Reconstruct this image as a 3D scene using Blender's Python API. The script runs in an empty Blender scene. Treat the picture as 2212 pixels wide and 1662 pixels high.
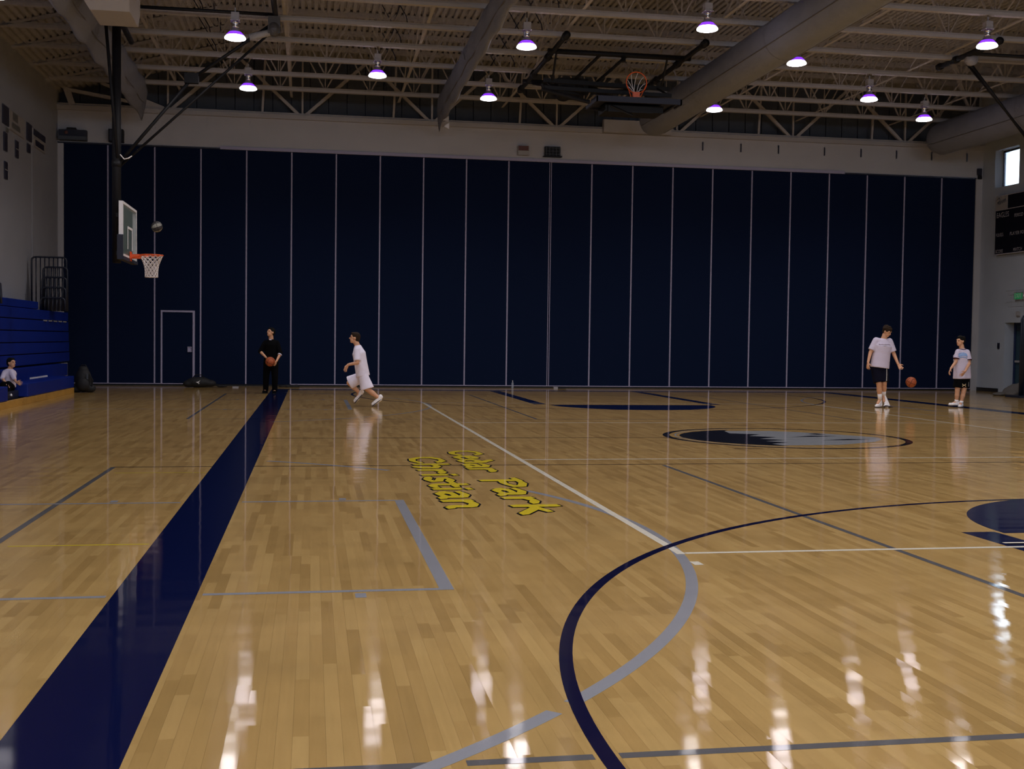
import bpy, bmesh, math, random
from mathutils import Vector, Matrix, Quaternion
from mathutils.bvhtree import BVHTree
random.seed(7)
S = bpy.context.scene
COL = S.collection

# ------------------------------------------------------------------ camera, world, exposure
cam_d = bpy.data.cameras.new('camera'); cam = bpy.data.objects.new('camera', cam_d); COL.objects.link(cam)
S.camera = cam
cam_d.sensor_width = 36; cam_d.lens = 40.87; cam_d.clip_end = 200
_R = Vector((0.98543144, -0.16957292, 0.01303455)); _U = Vector((-0.00637824, 0.03973907, 0.99918973)); _F = Vector((0.1699535, 0.98471612, -0.03807855))
cam.matrix_world = Matrix(((_R.x, _U.x, -_F.x, 0), (_R.y, _U.y, -_F.y, 0), (_R.z, _U.z, -_F.z, 1.3908), (0, 0, 0, 1)))
W = bpy.data.worlds.new('sky'); S.world = W; W.use_nodes = True
W.node_tree.nodes['Background'].inputs[0].default_value = (0.72, 0.86, 1.0, 1)
W.node_tree.nodes['Background'].inputs[1].default_value = 9.0
S.view_settings.view_transform = 'Standard'; S.view_settings.look = 'None'
S.view_settings.exposure = 0.0; S.view_settings.gamma = 1.0; S.view_settings.use_curve_mapping = False
S.cycles.use_denoising = True; S.cycles.denoising_input_passes = 'RGB'; S.cycles.max_bounces = 7; S.cycles.diffuse_bounces = 4; S.cycles.glossy_bounces = 4
S.cycles.sample_clamp_indirect = 4.0; S.cycles.caustics_reflective = False; S.cycles.caustics_refractive = False
LAMP_W = 260.0      # wattage of each lamp bulb
DAY_FILL = 8.0            # strength of the cool fill lights, added for unseen high windows behind the camera
LENS_E = 14.0        # brightness of each lamp lens

def fill_light(x, y, z, w, h, rot, k):
    d = bpy.data.lights.new('daylight_fill', 'AREA'); d.shape = 'RECTANGLE'; d.size = w; d.size_y = h; d.color = (0.86, 0.94, 1.08)
    d.energy = DAY_FILL * k * w * h * math.pi
    o = bpy.data.objects.new('daylight_fill', d); COL.objects.link(o); o.location = (x, y, z); o.rotation_euler = rot
for _x in (-3.0, 1.0, 5.0, 9.0, 13.0, 17.0): fill_light(_x, -3.95, 6.4, 3.0, 2.2, (math.radians(90), 0, 0), 1.0)

# ------------------------------------------------------------------ materials
def mat(name, col, rough=0.6, metal=0.0, spec=0.5, noise=0.0, nscale=8.0, bump=0.0, bscale=40.0, emit=None, estr=0.0, trans=0.0, alpha=1.0):
    m = bpy.data.materials.new(name); m.use_nodes = True
    nt = m.node_tree; b = nt.nodes['Principled BSDF']
    b.inputs['Base Color'].default_value = (*col, 1); b.inputs['Roughness'].default_value = rough
    b.inputs['Metallic'].default_value = metal; b.inputs['Specular IOR Level'].default_value = spec
    b.inputs['Transmission Weight'].default_value = trans; b.inputs['Alpha'].default_value = alpha
    if emit:
        b.inputs['Emission Color'].default_value = (*emit, 1); b.inputs['Emission Strength'].default_value = estr
    if noise or bump:
        tc = nt.nodes.new('ShaderNodeTexCoord')
    if noise:
        n = nt.nodes.new('ShaderNodeTexNoise'); n.inputs['Scale'].default_value = nscale; n.inputs['Detail'].default_value = 5
        nt.links.new(tc.outputs['Object'], n.inputs['Vector'])
        r = nt.nodes.new('ShaderNodeValToRGB')
        r.color_ramp.elements[0].position = 0.3; r.color_ramp.elements[1].position = 0.7
        r.color_ramp.elements[0].color = (*[c * (1 - noise) for c in col], 1)
        r.color_ramp.elements[1].color = (*[min(1, c * (1 + noise)) for c in col], 1)
        nt.links.new(n.outputs['Fac'], r.inputs['Fac']); nt.links.new(r.outputs['Color'], b.inputs['Base Color'])
    if bump:
        n2 = nt.nodes.new('ShaderNodeTexNoise'); n2.inputs['Scale'].default_value = bscale; n2.inputs['Detail'].default_value = 4
        nt.links.new(tc.outputs['Object'], n2.inputs['Vector'])
        bp = nt.nodes.new('ShaderNodeBump'); bp.inputs['Strength'].default_value = bump; bp.inputs['Distance'].default_value = 0.02
        nt.links.new(n2.outputs['Fac'], bp.inputs['Height']); nt.links.new(bp.outputs['Normal'], b.inputs['Normal'])
    return m

FLOOR_ROUGH = 0.06
def floor_bump(nt, b, strength=1.0):
    """slow waviness of a sanded and lacquered strip floor: cupped across the strips, long along them"""
    g = nt.nodes.new('ShaderNodeNewGeometry')
    mp = nt.nodes.new('ShaderNodeMapping'); mp.inputs['Scale'].default_value = (0.8, 5.5, 1)
    nt.links.new(g.outputs['Position'], mp.inputs['Vector'])
    n = nt.nodes.new('ShaderNodeTexNoise'); n.inputs['Scale'].default_value = 1.0; n.inputs['Detail'].default_value = 0
    nt.links.new(mp.outputs['Vector'], n.inputs['Vector'])
    mp2 = nt.nodes.new('ShaderNodeMapping'); mp2.inputs['Scale'].default_value = (0.3, 2.0, 1)
    nt.links.new(g.outputs['Position'], mp2.inputs['Vector'])
    n2 = nt.nodes.new('ShaderNodeTexNoise'); n2.inputs['Scale'].default_value = 1.0; n2.inputs['Detail'].default_value = 0.5
    nt.links.new(mp2.outputs['Vector'], n2.inputs['Vector'])
    ad = nt.nodes.new('ShaderNodeMath'); ad.operation = 'MULTIPLY_ADD'; ad.inputs[1].default_value = 1.1
    nt.links.new(n2.outputs['Fac'], ad.inputs[0]); nt.links.new(n.outputs['Fac'], ad.inputs[2])
    bp = nt.nodes.new('ShaderNodeBump'); bp.inputs['Strength'].default_value = 1.0; bp.inputs['Distance'].default_value = 0.0018 * strength
    b.inputs['Anisotropic'].default_value = 1.0        # sanded and lacquered along the strips
    tg = nt.nodes.new('ShaderNodeCombineXYZ'); tg.inputs[1].default_value = 1.0; nt.links.new(tg.outputs[0], b.inputs['Tangent'])
    nt.links.new(ad.outputs[0], bp.inputs['Height']); nt.links.new(bp.outputs['Normal'], b.inputs['Normal'])

def paint(name, col):
    m = mat(name, col, rough=FLOOR_ROUGH, spec=0.36)
    floor_bump(m.node_tree, m.node_tree.nodes['Principled BSDF'], 1.0)
    return m

def wood(name, attr):
    m = bpy.data.materials.new(name); m.use_nodes = True
    nt = m.node_tree; N = nt.nodes; L = nt.links; b = N['Principled BSDF']
    b.inputs['Roughness'].default_value = FLOOR_ROUGH
    g = N.new('ShaderNodeNewGeometry')
    if attr:
        a = N.new('ShaderNodeAttribute'); a.attribute_name = 'tint'; tint = a.outputs['Fac']
    else:
        sx = N.new('ShaderNodeSeparateXYZ'); L.new(g.outputs['Position'], sx.inputs[0])
        def M(op, x, y=None):
            q = N.new('ShaderNodeMath'); q.operation = op
            for i, v in enumerate((x, y)):
                if v is None: continue
                if isinstance(v, (int, float)): q.inputs[i].default_value = v
                else: L.new(v, q.inputs[i])
            return q.outputs[0]
        c = M('FLOOR', M('DIVIDE', sx.outputs[0], 0.0572))
        w1 = N.new('ShaderNodeTexWhiteNoise'); w1.noise_dimensions = '1D'; L.new(c, w1.inputs['W'])
        r = M('FLOOR', M('DIVIDE', M('ADD', sx.outputs[1], M('MULTIPLY', w1.outputs['Value'], 9.0)), 0.75))
        cb = N.new('ShaderNodeCombineXYZ'); L.new(c, cb.inputs[0]); L.new(r, cb.inputs[1])
        w2 = N.new('ShaderNodeTexWhiteNoise'); w2.noise_dimensions = '2D'; L.new(cb.outputs[0], w2.inputs['Vector'])
        tint = w2.outputs['Value']
    ramp = N.new('ShaderNodeValToRGB'); e = ramp.color_ramp.elements
    e[0].position = 0.0; e[0].color = (0.40, 0.245, 0.083, 1)
    e[1].position = 1.0; e[1].color = (0.545, 0.355, 0.132, 1)
    q = ramp.color_ramp.elements.new(0.25); q.color = (0.465, 0.290, 0.102, 1)
    q = ramp.color_ramp.elements.new(0.75); q.color = (0.505, 0.322, 0.116, 1)
    L.new(tint, ramp.inputs['Fac'])
    # grain and faint scuffs
    mp = N.new('ShaderNodeMapping'); mp.inputs['Scale'].default_value = (60, 2.2, 1); L.new(g.outputs['Position'], mp.inputs['Vector'])
    n = N.new('ShaderNodeTexNoise'); n.inputs['Scale'].default_value = 1; n.inputs['Detail'].default_value = 4; L.new(mp.outputs['Vector'], n.inputs['Vector'])
    n3 = N.new('ShaderNodeTexNoise'); n3.inputs['Scale'].default_value = 1.7; n3.inputs['Detail'].default_value = 6; L.new(g.outputs['Position'], n3.inputs['Vector'])
    m1 = N.new('ShaderNodeMapRange'); m1.inputs[3].default_value = 0.88; m1.inputs[4].default_value = 1.12; L.new(n.outputs['Fac'], m1.inputs[0])
    m2 = N.new('ShaderNodeMapRange'); m2.inputs[1].default_value = 0.25; m2.inputs[2].default_value = 0.55; m2.inputs[3].default_value = 0.86; m2.inputs[4].default_value = 1.0; L.new(n3.outputs['Fac'], m2.inputs[0])
    mm = N.new('ShaderNodeMath'); mm.operation = 'MULTIPLY'; L.new(m1.outputs[0], mm.inputs[0]); L.new(m2.outputs[0], mm.inputs[1])
    mx = N.new('ShaderNodeVectorMath'); mx.operation = 'SCALE'; L.new(ramp.outputs['Color'], mx.inputs[0]); L.new(mm.outputs[0], mx.inputs['Scale'])
    L.new(mx.outputs[0], b.inputs['Base Color'])
    b.inputs['Specular IOR Level'].default_value = 0.4
    floor_bump(nt, b, 1.0)
    return m

M_WOOD_P = wood('maple_strip', True); M_WOOD_F = wood('maple_floor', False)
M_NAVY = paint('navy_floor_paint', (0.003, 0.006, 0.045))
M_NAVYLINE = paint('dark_navy_line_paint', (0.006, 0.006, 0.035))
M_BLACKP = paint('black_floor_paint', (0.012, 0.011, 0.012))
M_WHITEP = paint('white_floor_paint', (0.80, 0.74, 0.62))
M_GREYP = paint('blue_grey_floor_paint', (0.30, 0.30, 0.33))
M_DKGREYP = paint('dark_grey_floor_paint', (0.12, 0.115, 0.12))
M_YELP = paint('yellow_floor_paint', (0.78, 0.60, 0.03))
M_SILVP = paint('silver_floor_paint', (0.34, 0.35, 0.37))
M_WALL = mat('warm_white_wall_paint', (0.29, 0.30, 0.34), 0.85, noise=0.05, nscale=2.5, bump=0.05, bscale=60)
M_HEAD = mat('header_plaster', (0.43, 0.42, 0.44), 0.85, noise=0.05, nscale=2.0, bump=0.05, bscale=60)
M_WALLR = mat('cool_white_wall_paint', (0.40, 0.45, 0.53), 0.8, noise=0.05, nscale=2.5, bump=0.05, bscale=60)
M_DECK = mat('painted_steel_deck', (0.34, 0.325, 0.315), 0.6, noise=0.06, nscale=3)
M_STEEL = mat('painted_joist_steel', (0.38, 0.36, 0.365), 0.55, noise=0.06, nscale=3)
M_SIDING = mat('slate_siding', (0.055, 0.065, 0.085), 0.7, noise=0.1, nscale=3)
M_PANEL = mat('navy_panel_fabric', (0.005, 0.011, 0.036), 0.95, spec=0.08, noise=0.25, nscale=60, bump=0.1, bscale=200)
M_ALU = mat('aluminium_trim', (0.37, 0.35, 0.50), 0.8, spec=0.1)
M_DUCT = mat('duct_fabric_paint', (0.20, 0.215, 0.275), 0.75, noise=0.08, nscale=4, bump=0.15, bscale=5)
M_SEAM = mat('duct_seam', (0.10, 0.09, 0.085), 0.8)
M_BLK = mat('black_steel', (0.006, 0.006, 0.008), 0.6, spec=0.3)
M_BLKPAD = mat('navy_black_padding', (0.010, 0.012, 0.030), 0.6)
M_CHROME = mat('polished_reflector', (0.80, 0.79, 0.85), 0.12, metal=1.0)
M_BALLAST = mat('grey_ballast_housing', (0.34, 0.33, 0.36), 0.5)
M_SHADE = mat('grey_acrylic_shade', (0.30, 0.28, 0.36), 0.35)
M_FRINGE = mat('violet_lens_fringe', (0.25, 0.08, 0.9), 0.4, emit=(0.22, 0.03, 1.0), estr=1.3)  # camera's purple fringe around bright lamps, put in as emissive colour
M_LENS = mat('lit_lamp_lens', (1, 1, 1), 0.4, emit=(1.0, 0.92, 1.0), estr=LENS_E)
M_BLUESEAT = mat('blue_plastic_bleacher', (0.0015, 0.015, 0.19), 0.5, spec=0.25, noise=0.12, nscale=5)
M_TAN = mat('varnished_tan_board', (0.50, 0.27, 0.055), 0.4, noise=0.15, nscale=6)
M_RAILB = mat('dark_blue_rail_paint', (0.010, 0.014, 0.030), 0.4)
M_GREYSTEEL = mat('grey_end_plate', (0.30, 0.29, 0.28), 0.6)
M_BOARDDK = mat('dark_plaque', (0.020, 0.018, 0.035), 0.5)
M_BOARDLT = mat('pale_plaque', (0.33, 0.31, 0.30), 0.6)
M_PLAQ2 = mat('grey_olive_plaque_print', (0.12, 0.12, 0.11), 0.6)
M_WHITE = mat('white_enamel', (0.80, 0.78, 0.80), 0.4)
M_ORANGE = mat('orange_rim_paint', (0.85, 0.12, 0.02), 0.4)
M_NET = mat('white_net_cord', (0.80, 0.74, 0.72), 0.8)
M_GLASS = mat('backboard_glass', (0.30, 0.40, 0.38), 0.08, alpha=0.32)
M_PANE = mat('window_glass', (0.95, 0.98, 1.0), 0.02, trans=1.0)
M_DOOR = mat('blue_door_paint', (0.016, 0.048, 0.075), 0.5)
M_DOORF = mat('dark_blue_frame_paint', (0.010, 0.022, 0.080), 0.5)
M_RUBBER = mat('black_rubber_base', (0.010, 0.010, 0.012), 0.6)
M_GREEN = mat('lit_green_sign', (0.02, 0.30, 0.10), 0.5, emit=(0.05, 0.55, 0.20), estr=0.10)
M_SCORE = mat('black_scoreboard_face', (0.006, 0.006, 0.012), 0.4)
M_TXT = mat('grey_white_lettering', (0.42, 0.41, 0.46), 0.6)
M_TARP = mat('grey_tarp', (0.10, 0.09, 0.085), 0.9, bump=0.4, bscale=6)
M_BAG = mat('black_nylon', (0.008, 0.008, 0.010), 0.7, bump=0.3, bscale=20)
M_SKIN = mat('skin', (0.62, 0.33, 0.20), 0.55, noise=0.06, nscale=12)
M_HAIRB = mat('black_hair', (0.006, 0.005, 0.004), 0.8, spec=0.15, bump=0.5, bscale=60)
M_HAIRBR = mat('brown_hair', (0.026, 0.015, 0.009), 0.8, spec=0.15, bump=0.5, bscale=60)
M_CLOTHBLK = mat('black_cloth', (0.003, 0.003, 0.004), 0.95, spec=0.08, bump=0.4, bscale=9)
M_CLOTHNAVY = mat('dark_navy_cloth', (0.004, 0.004, 0.012), 0.9, spec=0.1, bump=0.4, bscale=9)
M_CLOTHW = mat('white_cotton', (0.60, 0.55, 0.70), 0.95, spec=0.1, bump=0.5, bscale=8)
M_CLOTHW2 = mat('bright_white_cotton', (0.80, 0.76, 0.92), 0.95, spec=0.1, bump=0.5, bscale=8)
M_TRIM = mat('maroon_trim', (0.06, 0.014, 0.02), 0.9)
M_BLUEPRINT = mat('pale_blue_shirt_print', (0.20, 0.36, 0.66), 0.9)
M_DARKPRINT = mat('dark_shirt_print', (0.12, 0.08, 0.10), 0.9)
M_TANPRINT = mat('tan_emblem_print', (0.62, 0.46, 0.26), 0.9)
M_SHOEW = mat('white_leather', (0.84, 0.82, 0.86), 0.5)
M_SHOEDK = mat('dark_shoe_panel', (0.03, 0.025, 0.035), 0.5)
M_EYE = mat('dark_eye', (0.015, 0.01, 0.008), 0.3)
M_LIP = mat('lip', (0.36, 0.14, 0.10), 0.6)
M_BALLO = mat('orange_basketball_leather', (0.40, 0.085, 0.025), 0.6, bump=0.3, bscale=150)
M_BALLP = mat('pale_ball_leather', (0.26, 0.25, 0.22), 0.6)
M_BALLD = mat('dark_ball_leather', (0.035, 0.03, 0.035), 0.6)
M_BOTTLE = mat('clear_plastic_bottle', (0.60, 0.66, 0.78), 0.1, alpha=0.3)
M_REDBROWN = mat('red_brown_trim', (0.10, 0.035, 0.03), 0.6)

# ------------------------------------------------------------------ helpers
def tag(o, label=None, cat=None, group=None, kind=None):
    if label: o['label'] = label
    if cat: o['category'] = cat
    if group: o['group'] = group
    if kind: o['kind'] = kind
    return o
def empty(name, loc=(0, 0, 0), rz=0.0):
    o = bpy.data.objects.new(name, None); COL.objects.link(o); o.location = loc; o.rotation_euler = (0, 0, rz); o.empty_display_size = 0.1
    return o
def link(name, me, m=None, parent=None, loc=None):
    o = bpy.data.objects.new(name, me); COL.objects.link(o)
    if m is not None and not me.materials: me.materials.append(m)
    if parent is not None: o.parent = parent
    if loc is not None: o.location = loc
    return o
def done(bm, name, m, parent=None, smooth=False, loc=None):
    me = bpy.data.meshes.new(name)
    bm.normal_update()
    if smooth:
        for f in bm.faces: f.smooth = True
    bm.to_mesh(me); bm.free()
    return link(name, me, m, parent, loc)
def B(): return bmesh.new()
def box(bm, x0, x1, y0, y1, z0, z1, mtx=None):
    vs = [bm.verts.new(Vector(p) if mtx is None else mtx @ Vector(p)) for p in
          ((x0, y0, z0), (x1, y0, z0), (x1, y1, z0), (x0, y1, z0), (x0, y0, z1), (x1, y0, z1), (x1, y1, z1), (x0, y1, z1))]
    for f in ((3, 2, 1, 0), (4, 5, 6, 7), (0, 1, 5, 4), (1, 2, 6, 5), (2, 3, 7, 6), (3, 0, 4, 7)):
        bm.faces.new([vs[i] for i in f])
def frame_of(d):
    d = d.normalized(); a = Vector((0, 0, 1)) if abs(d.z) < 0.9 else Vector((1, 0, 0))
    u = d.cross(a).normalized(); v = u.cross(d).normalized()
    return u, v
def tube(bm, pts, r, n=8, closed=False, caps=True):
    """round bar along a polyline; r is one radius or a list"""
    pts = [Vector(p) for p in pts]; k = len(pts)
    rr = r if isinstance(r, (list, tuple)) else [r] * k
    rings = []; u = v = None
    for i, p in enumerate(pts):
        a = pts[i - 1] if (i > 0 or closed) else pts[i]
        c = pts[(i + 1) % k] if (i < k - 1 or closed) else pts[i]
        d = (c - a).normalized()
        if u is None: u, v = frame_of(d)
        else:
            u = (u - d * u.dot(d)).normalized(); v = u.cross(d).normalized()
        rings.append([bm.verts.new(p + (u * math.cos(t) + v * math.sin(t)) * rr[i]) for t in [2 * math.pi * j / n for j in range(n)]])
    m = k if closed else k - 1
    for i in range(m):
        A, C = rings[i], rings[(i + 1) % k]
        for j in range(n): bm.faces.new((A[j], A[(j + 1) % n], C[(j + 1) % n], C[j]))
    if caps and not closed:
        bm.faces.new(rings[0][::-1]); bm.faces.new(rings[-1])
def bar(bm, p0, p1, w, h):
    """square bar from p0 to p1, w across and h in its upright direction"""
    p0, p1 = Vector(p0), Vector(p1); u, v = frame_of(p1 - p0); u *= w / 2; v *= h / 2
    vs = [bm.verts.new(p + a) for p in (p0, p1) for a in (-u - v, u - v, u + v, -u + v)]
    for f in ((3, 2, 1, 0), (4, 5, 6, 7), (0, 1, 5, 4), (1, 2, 6, 5), (2, 3, 7, 6), (3, 0, 4, 7)): bm.faces.new([vs[i] for i in f])
def lathe(bm, prof, n=20, c=(0, 0, 0), cap=True):
    rings = [[bm.verts.new((c[0] + r * math.cos(2 * math.pi * j / n), c[1] + r * math.sin(2 * math.pi * j / n), c[2] + z)) for j in range(n)] for r, z in prof]
    for A, C in zip(rings, rings[1:]):
        for j in range(n): bm.faces.new((A[j], A[(j + 1) % n], C[(j + 1) % n], C[j]))
    if cap:
        bm.faces.new(rings[0][::-1]); bm.faces.new(rings[-1])
def ell(bm, c, rad, rot=None, seg=16, rings=10):
    mtx = Matrix.Translation(Vector(c)) @ (rot.to_4x4() if rot is not None else Matrix.Identity(4)) @ Matrix.Diagonal((*rad, 1))
    bmesh.ops.create_uvsphere(bm, u_segments=seg, v_segments=rings, radius=1, matrix=mtx)
def poly(bm, pts):
    return bm.faces.new([bm.verts.new(p) for p in pts])
def copy_tree(o, parent=None):
    c = o.copy(); COL.objects.link(c)
    if parent is not None: c.parent = parent
    for ch in list(o.children): copy_tree(ch, c)
    return c

# ------------------------------------------------------------------ room dimensions
XL, XR, YF, YN = -6.85, 20.62, 33.55, -4.0
Z_TOP, Z_CHORD, Z_DECK = 6.64, 8.05, 9.23
X_HIP = -2.2
def deck_z(x):
    return Z_DECK if x > X_HIP else Z_DECK - (X_HIP - x) * 0.262

# ------------------------------------------------------------------ floor
NEAR_Y = 14.0
bm = B(); box(bm, XL - 0.3, XR + 1.2, YN, NEAR_Y, -0.12, -0.0024); box(bm, XL - 0.3, XR + 1.2, NEAR_Y, YF + 0.6, -0.12, 0.0)
floor = tag(done(bm, 'floor', M_WOOD_F), 'glossy maple strip floor of the gym with painted court lines', kind='structure')
planks = []
col0, col1 = int(-4.6 / 0.0572), int(9.4 / 0.0572)
for c in range(col0, col1):
    x0 = c * 0.0572
    y = 3.0 - random.random() * 0.9
    while y < NEAR_Y:
        ln = random.choice((0.3, 0.42, 0.55, 0.7, 0.85, 1.0, 1.2)) * random.uniform(0.9, 1.1)
        y1 = min(y + ln, NEAR_Y)
        if y1 > 3.0:
            ym = (y + y1) / 2; xm = x0 + 0.0286
            if -0.27 * y1 - 0.5 < xm < 0.615 * y1 + 0.5:
                planks.append((x0, y, y1, random.random(), random.gauss(0, 0.00010) * (1 if y < 7 else 0.25), random.gauss(0, 0.00006) * (1 if y < 7 else 0.2)))
        y = y1
def plank_geo(p, verts, faces, tints):
    x0, y0, y1, t, tx, ty = p; g = 0.0005 if y0 < 7 else 0.00012; b = len(verts)
    x1 = x0 + 0.0572 - g; y1 -= g
    for i, (x, y) in enumerate(((x0, y0), (x1, y0), (x1, y1), (x0, y1))): verts.append((x, y, -0.004))
    for i, (x, y) in enumerate(((x0, y0), (x1, y0), (x1, y1), (x0, y1))):
        verts.append((x, y, (tx if i in (1, 2) else -tx) + (ty if i in (2, 3) else -ty)))
    faces += [tuple(b + i for i in f) for f in ((4, 5, 6, 7), (0, 1, 5, 4), (1, 2, 6, 5), (2, 3, 7, 6), (3, 0, 4, 7))]
    tints += [t] * 8
def plank_mesh(ps, name):
    v, f, t = [], [], []
    for p in ps: plank_geo(p, v, f, t)
    me = bpy.data.meshes.new(name); me.from_pydata(v, [], f)
    a = me.attributes.new('tint', 'FLOAT', 'POINT'); a.data.foreach_set('value', t)
    me.materials.append(M_WOOD_P)
    return me
def seen(p):
    ym = (p[1] + p[2]) / 2
    return p[2] > 3.72 and -0.265 * ym < p[0] + 0.03 < 0.61 * ym
order = sorted(planks, key=lambda p: (not seen(p), (p[1] + p[2]) / 2))
for p in order[:300]: link('plank', plank_mesh([p], 'plank'), None, floor)
pf = link('plank_field', plank_mesh(order[300:], 'plank_field'), None, floor); pf['kind'] = 'stuff'

# painted markings lie a hair above the strips
ZP = 0.0006
def rect(name, x0, x1, y0, y1, m, z=ZP):
    bm = B(); n = max(1, int((y1 - y0) / 3)); k = max(1, int((x1 - x0) / 3))
    poly(bm, ((x0, y0, z), (x1, y0, z), (x1, y1, z), (x0, y1, z)))
    return done(bm, name, m, floor)
def arc(name, cx, cy, r0, r1, a0, a1, m, z=ZP, n=96):
    bm = B(); A = []
    for i in range(n + 1):
        t = math.radians(a0 + (a1 - a0) * i / n)
        A.append((bm.verts.new((cx + r0 * math.cos(t), cy + r0 * math.sin(t), z)), bm.verts.new((cx + r1 * math.cos(t), cy + r1 * math.sin(t), z))))
    for p, q in zip(A, A[1:]): bm.faces.new((p[0], p[1], q[1], q[0]))
    return done(bm, name, m, floor)
CX, CY = 6.93, 16.28
# wide navy border stripes of the main court
rect('border_stripe', -1.04, -0.60, YN, 31.3, M_NAVY); rect('border_stripe', 14.42, 14.86, YN, 31.3, M_NAVY)
rect('border_stripe', -1.04, 14.86, 31.3, 31.75, M_NAVY)
# main volleyball court, white
for x in (2.405, 11.38): rect('volleyball_line', x - 0.03, x + 0.03, 7.29, 25.33, M_WHITEP, ZP + 0.0002)
for y in (7.32, 13.30, 19.30, 25.30): rect('volleyball_line', 2.44, 11.35, y - 0.025, y + 0.025, M_WHITEP, ZP + 0.0003)
rect('service_mark', 2.37, 2.43, 6.92, 7.03, M_WHITEP, ZP + 0.0004); rect('service_mark', 11.33, 11.39, 6.92, 7.03, M_WHITEP, ZP + 0.0004)
rect('half_court_line', -0.58, 14.42, CY - 0.022, CY + 0.022, M_BLACKP)
# cross volleyball courts, dark grey
for (ya, yb) in ((3.735, 12.73), (20.10, 29.10)):
    for x in (-2.05, 15.95): rect('cross_court_line', x - 0.025, x + 0.025, ya, yb, M_DKGREYP)
    for x in (3.93, 9.93): rect('cross_court_line', x - 0.025, x + 0.025, ya + (0.05 if x < 5 else 0), yb - 0.1, M_DKGREYP)
    if ya < 5:
        for x0, x1 in ((-2.05, -1.1), (-0.55, 0.42), (0.51, 0.94), (1.03, 12.75), (12.85, 15.95)): rect('cross_court_line', x0, x1, ya - 0.025, ya + 0.025, M_DKGREYP)
    else:
        rect('cross_court_line', -2.05, 15.95, ya - 0.02, ya + 0.02, M_DKGREYP)
    rect('cross_court_line', -2.05, 15.95, yb - 0.02, yb + 0.02, M_BLACKP, ZP - 0.0001)
# cross basketball keys and arcs, blue grey
for yc in (8.19, 24.6):
    for s, bx in ((1, -3.42), (-1, 17.28)):
        ft = bx + s * 4.19
        for yy in (yc - 1.79, yc + 1.79):
            if s > 0:
                for x0, x1 in ((bx - 1.5, -1.07), (-0.57, ft + 0.02)): rect('key_line', x0, x1, yy - 0.025, yy + 0.025, M_GREYP, ZP + 0.0001)
            else: rect('key_line', ft, 14.40, yy - 0.025, yy + 0.025, M_GREYP, ZP + 0.0001)
        rect('key_line', ft - 0.06, ft + 0.02, yc - 1.815, yc + 1.815, M_GREYP, ZP + 0.00025)
        for yy, h in ((yc - 1.96, 0.11), (yc + 1.85, 0.11)):
            for k in (3.69, 1.80):
                xx = bx + s * k; rect('lane_block', xx - 0.03, xx + 0.03, yy, yy + h, M_GREYP, ZP + 0.0001)
        R0, R1 = 5.86, 5.91
        if yc < 10:
            if s > 0:
                for a0, a1 in ((-51.5, -42.6), (-41.3, 23.5), (44.0, 60)): arc('three_point_arc', bx, yc, R0 - 0.02, R1, a0, a1, M_GREYP, ZP + 0.00005)
            else: arc('three_point_arc', bx, yc, R0, R1, 110, 250, M_GREYP, ZP + 0.00005)
        else: arc('three_point_arc', bx, yc, R0, R1, (-62 if s > 0 else 118), (62 if s > 0 else 242), M_GREYP, ZP + 0.00005)
# main three-point arcs, navy with thin dark edge
for yb, a0, a1 in ((3.74, -15, 195), (28.86, 165, 375)):
    arc('three_point_arc', 6.88, yb, 5.865, 5.925, a0, a1, M_NAVYLINE, ZP + 0.0003, 160)
# filled free-throw half circles, lane stripes
for s, yf in ((1, 7.87), (-1, 24.72)):
    arc('free_throw_half_circle', CX, yf, 0.0, 1.83, 0 if s > 0 else 180, 180 if s > 0 else 360, M_NAVY, ZP + 0.0001)
    for x0 in (4.79, 8.80):
        ya, yb = ((1.6, 7.94) if s > 0 else (24.9, 31.3))
        rect('lane_stripe', x0, x0 + 0.27, ya, yb, M_NAVY, ZP + 0.0001)
rect('free_throw_line', 4.84, 9.03, 7.46, 7.50, M_WHITEP, ZP + 0.0003); rect('free_throw_line', 4.84, 9.03, 7.41, 7.45, M_BLACKP, ZP + 0.00025)
# thin yellow lines beside the bleachers
for y in (8.0, 12.18): rect('bench_line', -1.95, -1.06, y - 0.012, y + 0.012, M_YELP)
# centre circle with emblem
arc('centre_circle', CX, CY, 1.70, 1.80, 0, 360, M_BLACKP, ZP + 0.0001)
arc('emblem_rim', CX, CY, 1.60, 1.625, 100, 262, M_SILVP, ZP + 0.0001)
def ppoly(name, pts, m, z):
    bm = B(); f = poly(bm, [(CX + x, CY + y, z) for x, y in pts]); f.normal_update()
    if f.normal.z < 0: f.normal_flip()
    bmesh.ops.triangulate(bm, faces=[f]); return done(bm, name, m, floor)
head = [(1.56 * math.cos(math.radians(a)), 1.45 * math.sin(math.radians(a))) for a in range(104, 258, 7)]
ppoly('emblem_dark_plumage', head + [(-0.55, -1.28), (-0.62, -1.02), (-0.30, -0.85), (-0.55, -0.62), (-0.18, -0.45), (-0.48, -0.22), (-0.10, 0.05), (-0.45, 0.28), (-0.16, 0.55), (-0.58, 0.75), (-0.5, 1.2)], M_BLACKP, ZP + 0.0002)
ppoly('emblem_silver_head', [(-0.5, 1.2), (-0.58, 0.75), (-0.16, 0.55), (-0.45, 0.28), (-0.10, 0.05), (-0.48, -0.22), (-0.18, -0.45), (-0.55, -0.62), (-0.30, -0.85), (-0.62, -1.02), (-0.55, -1.28),
      (0.30, -1.22), (0.75, -0.95), (1.05, -0.75), (1.38, -0.35), (1.46, -0.05), (1.30, 0.22), (1.00, 0.62), (0.60, 1.00), (0.25, 1.22)], M_SILVP, ZP + 0.0002)
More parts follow.
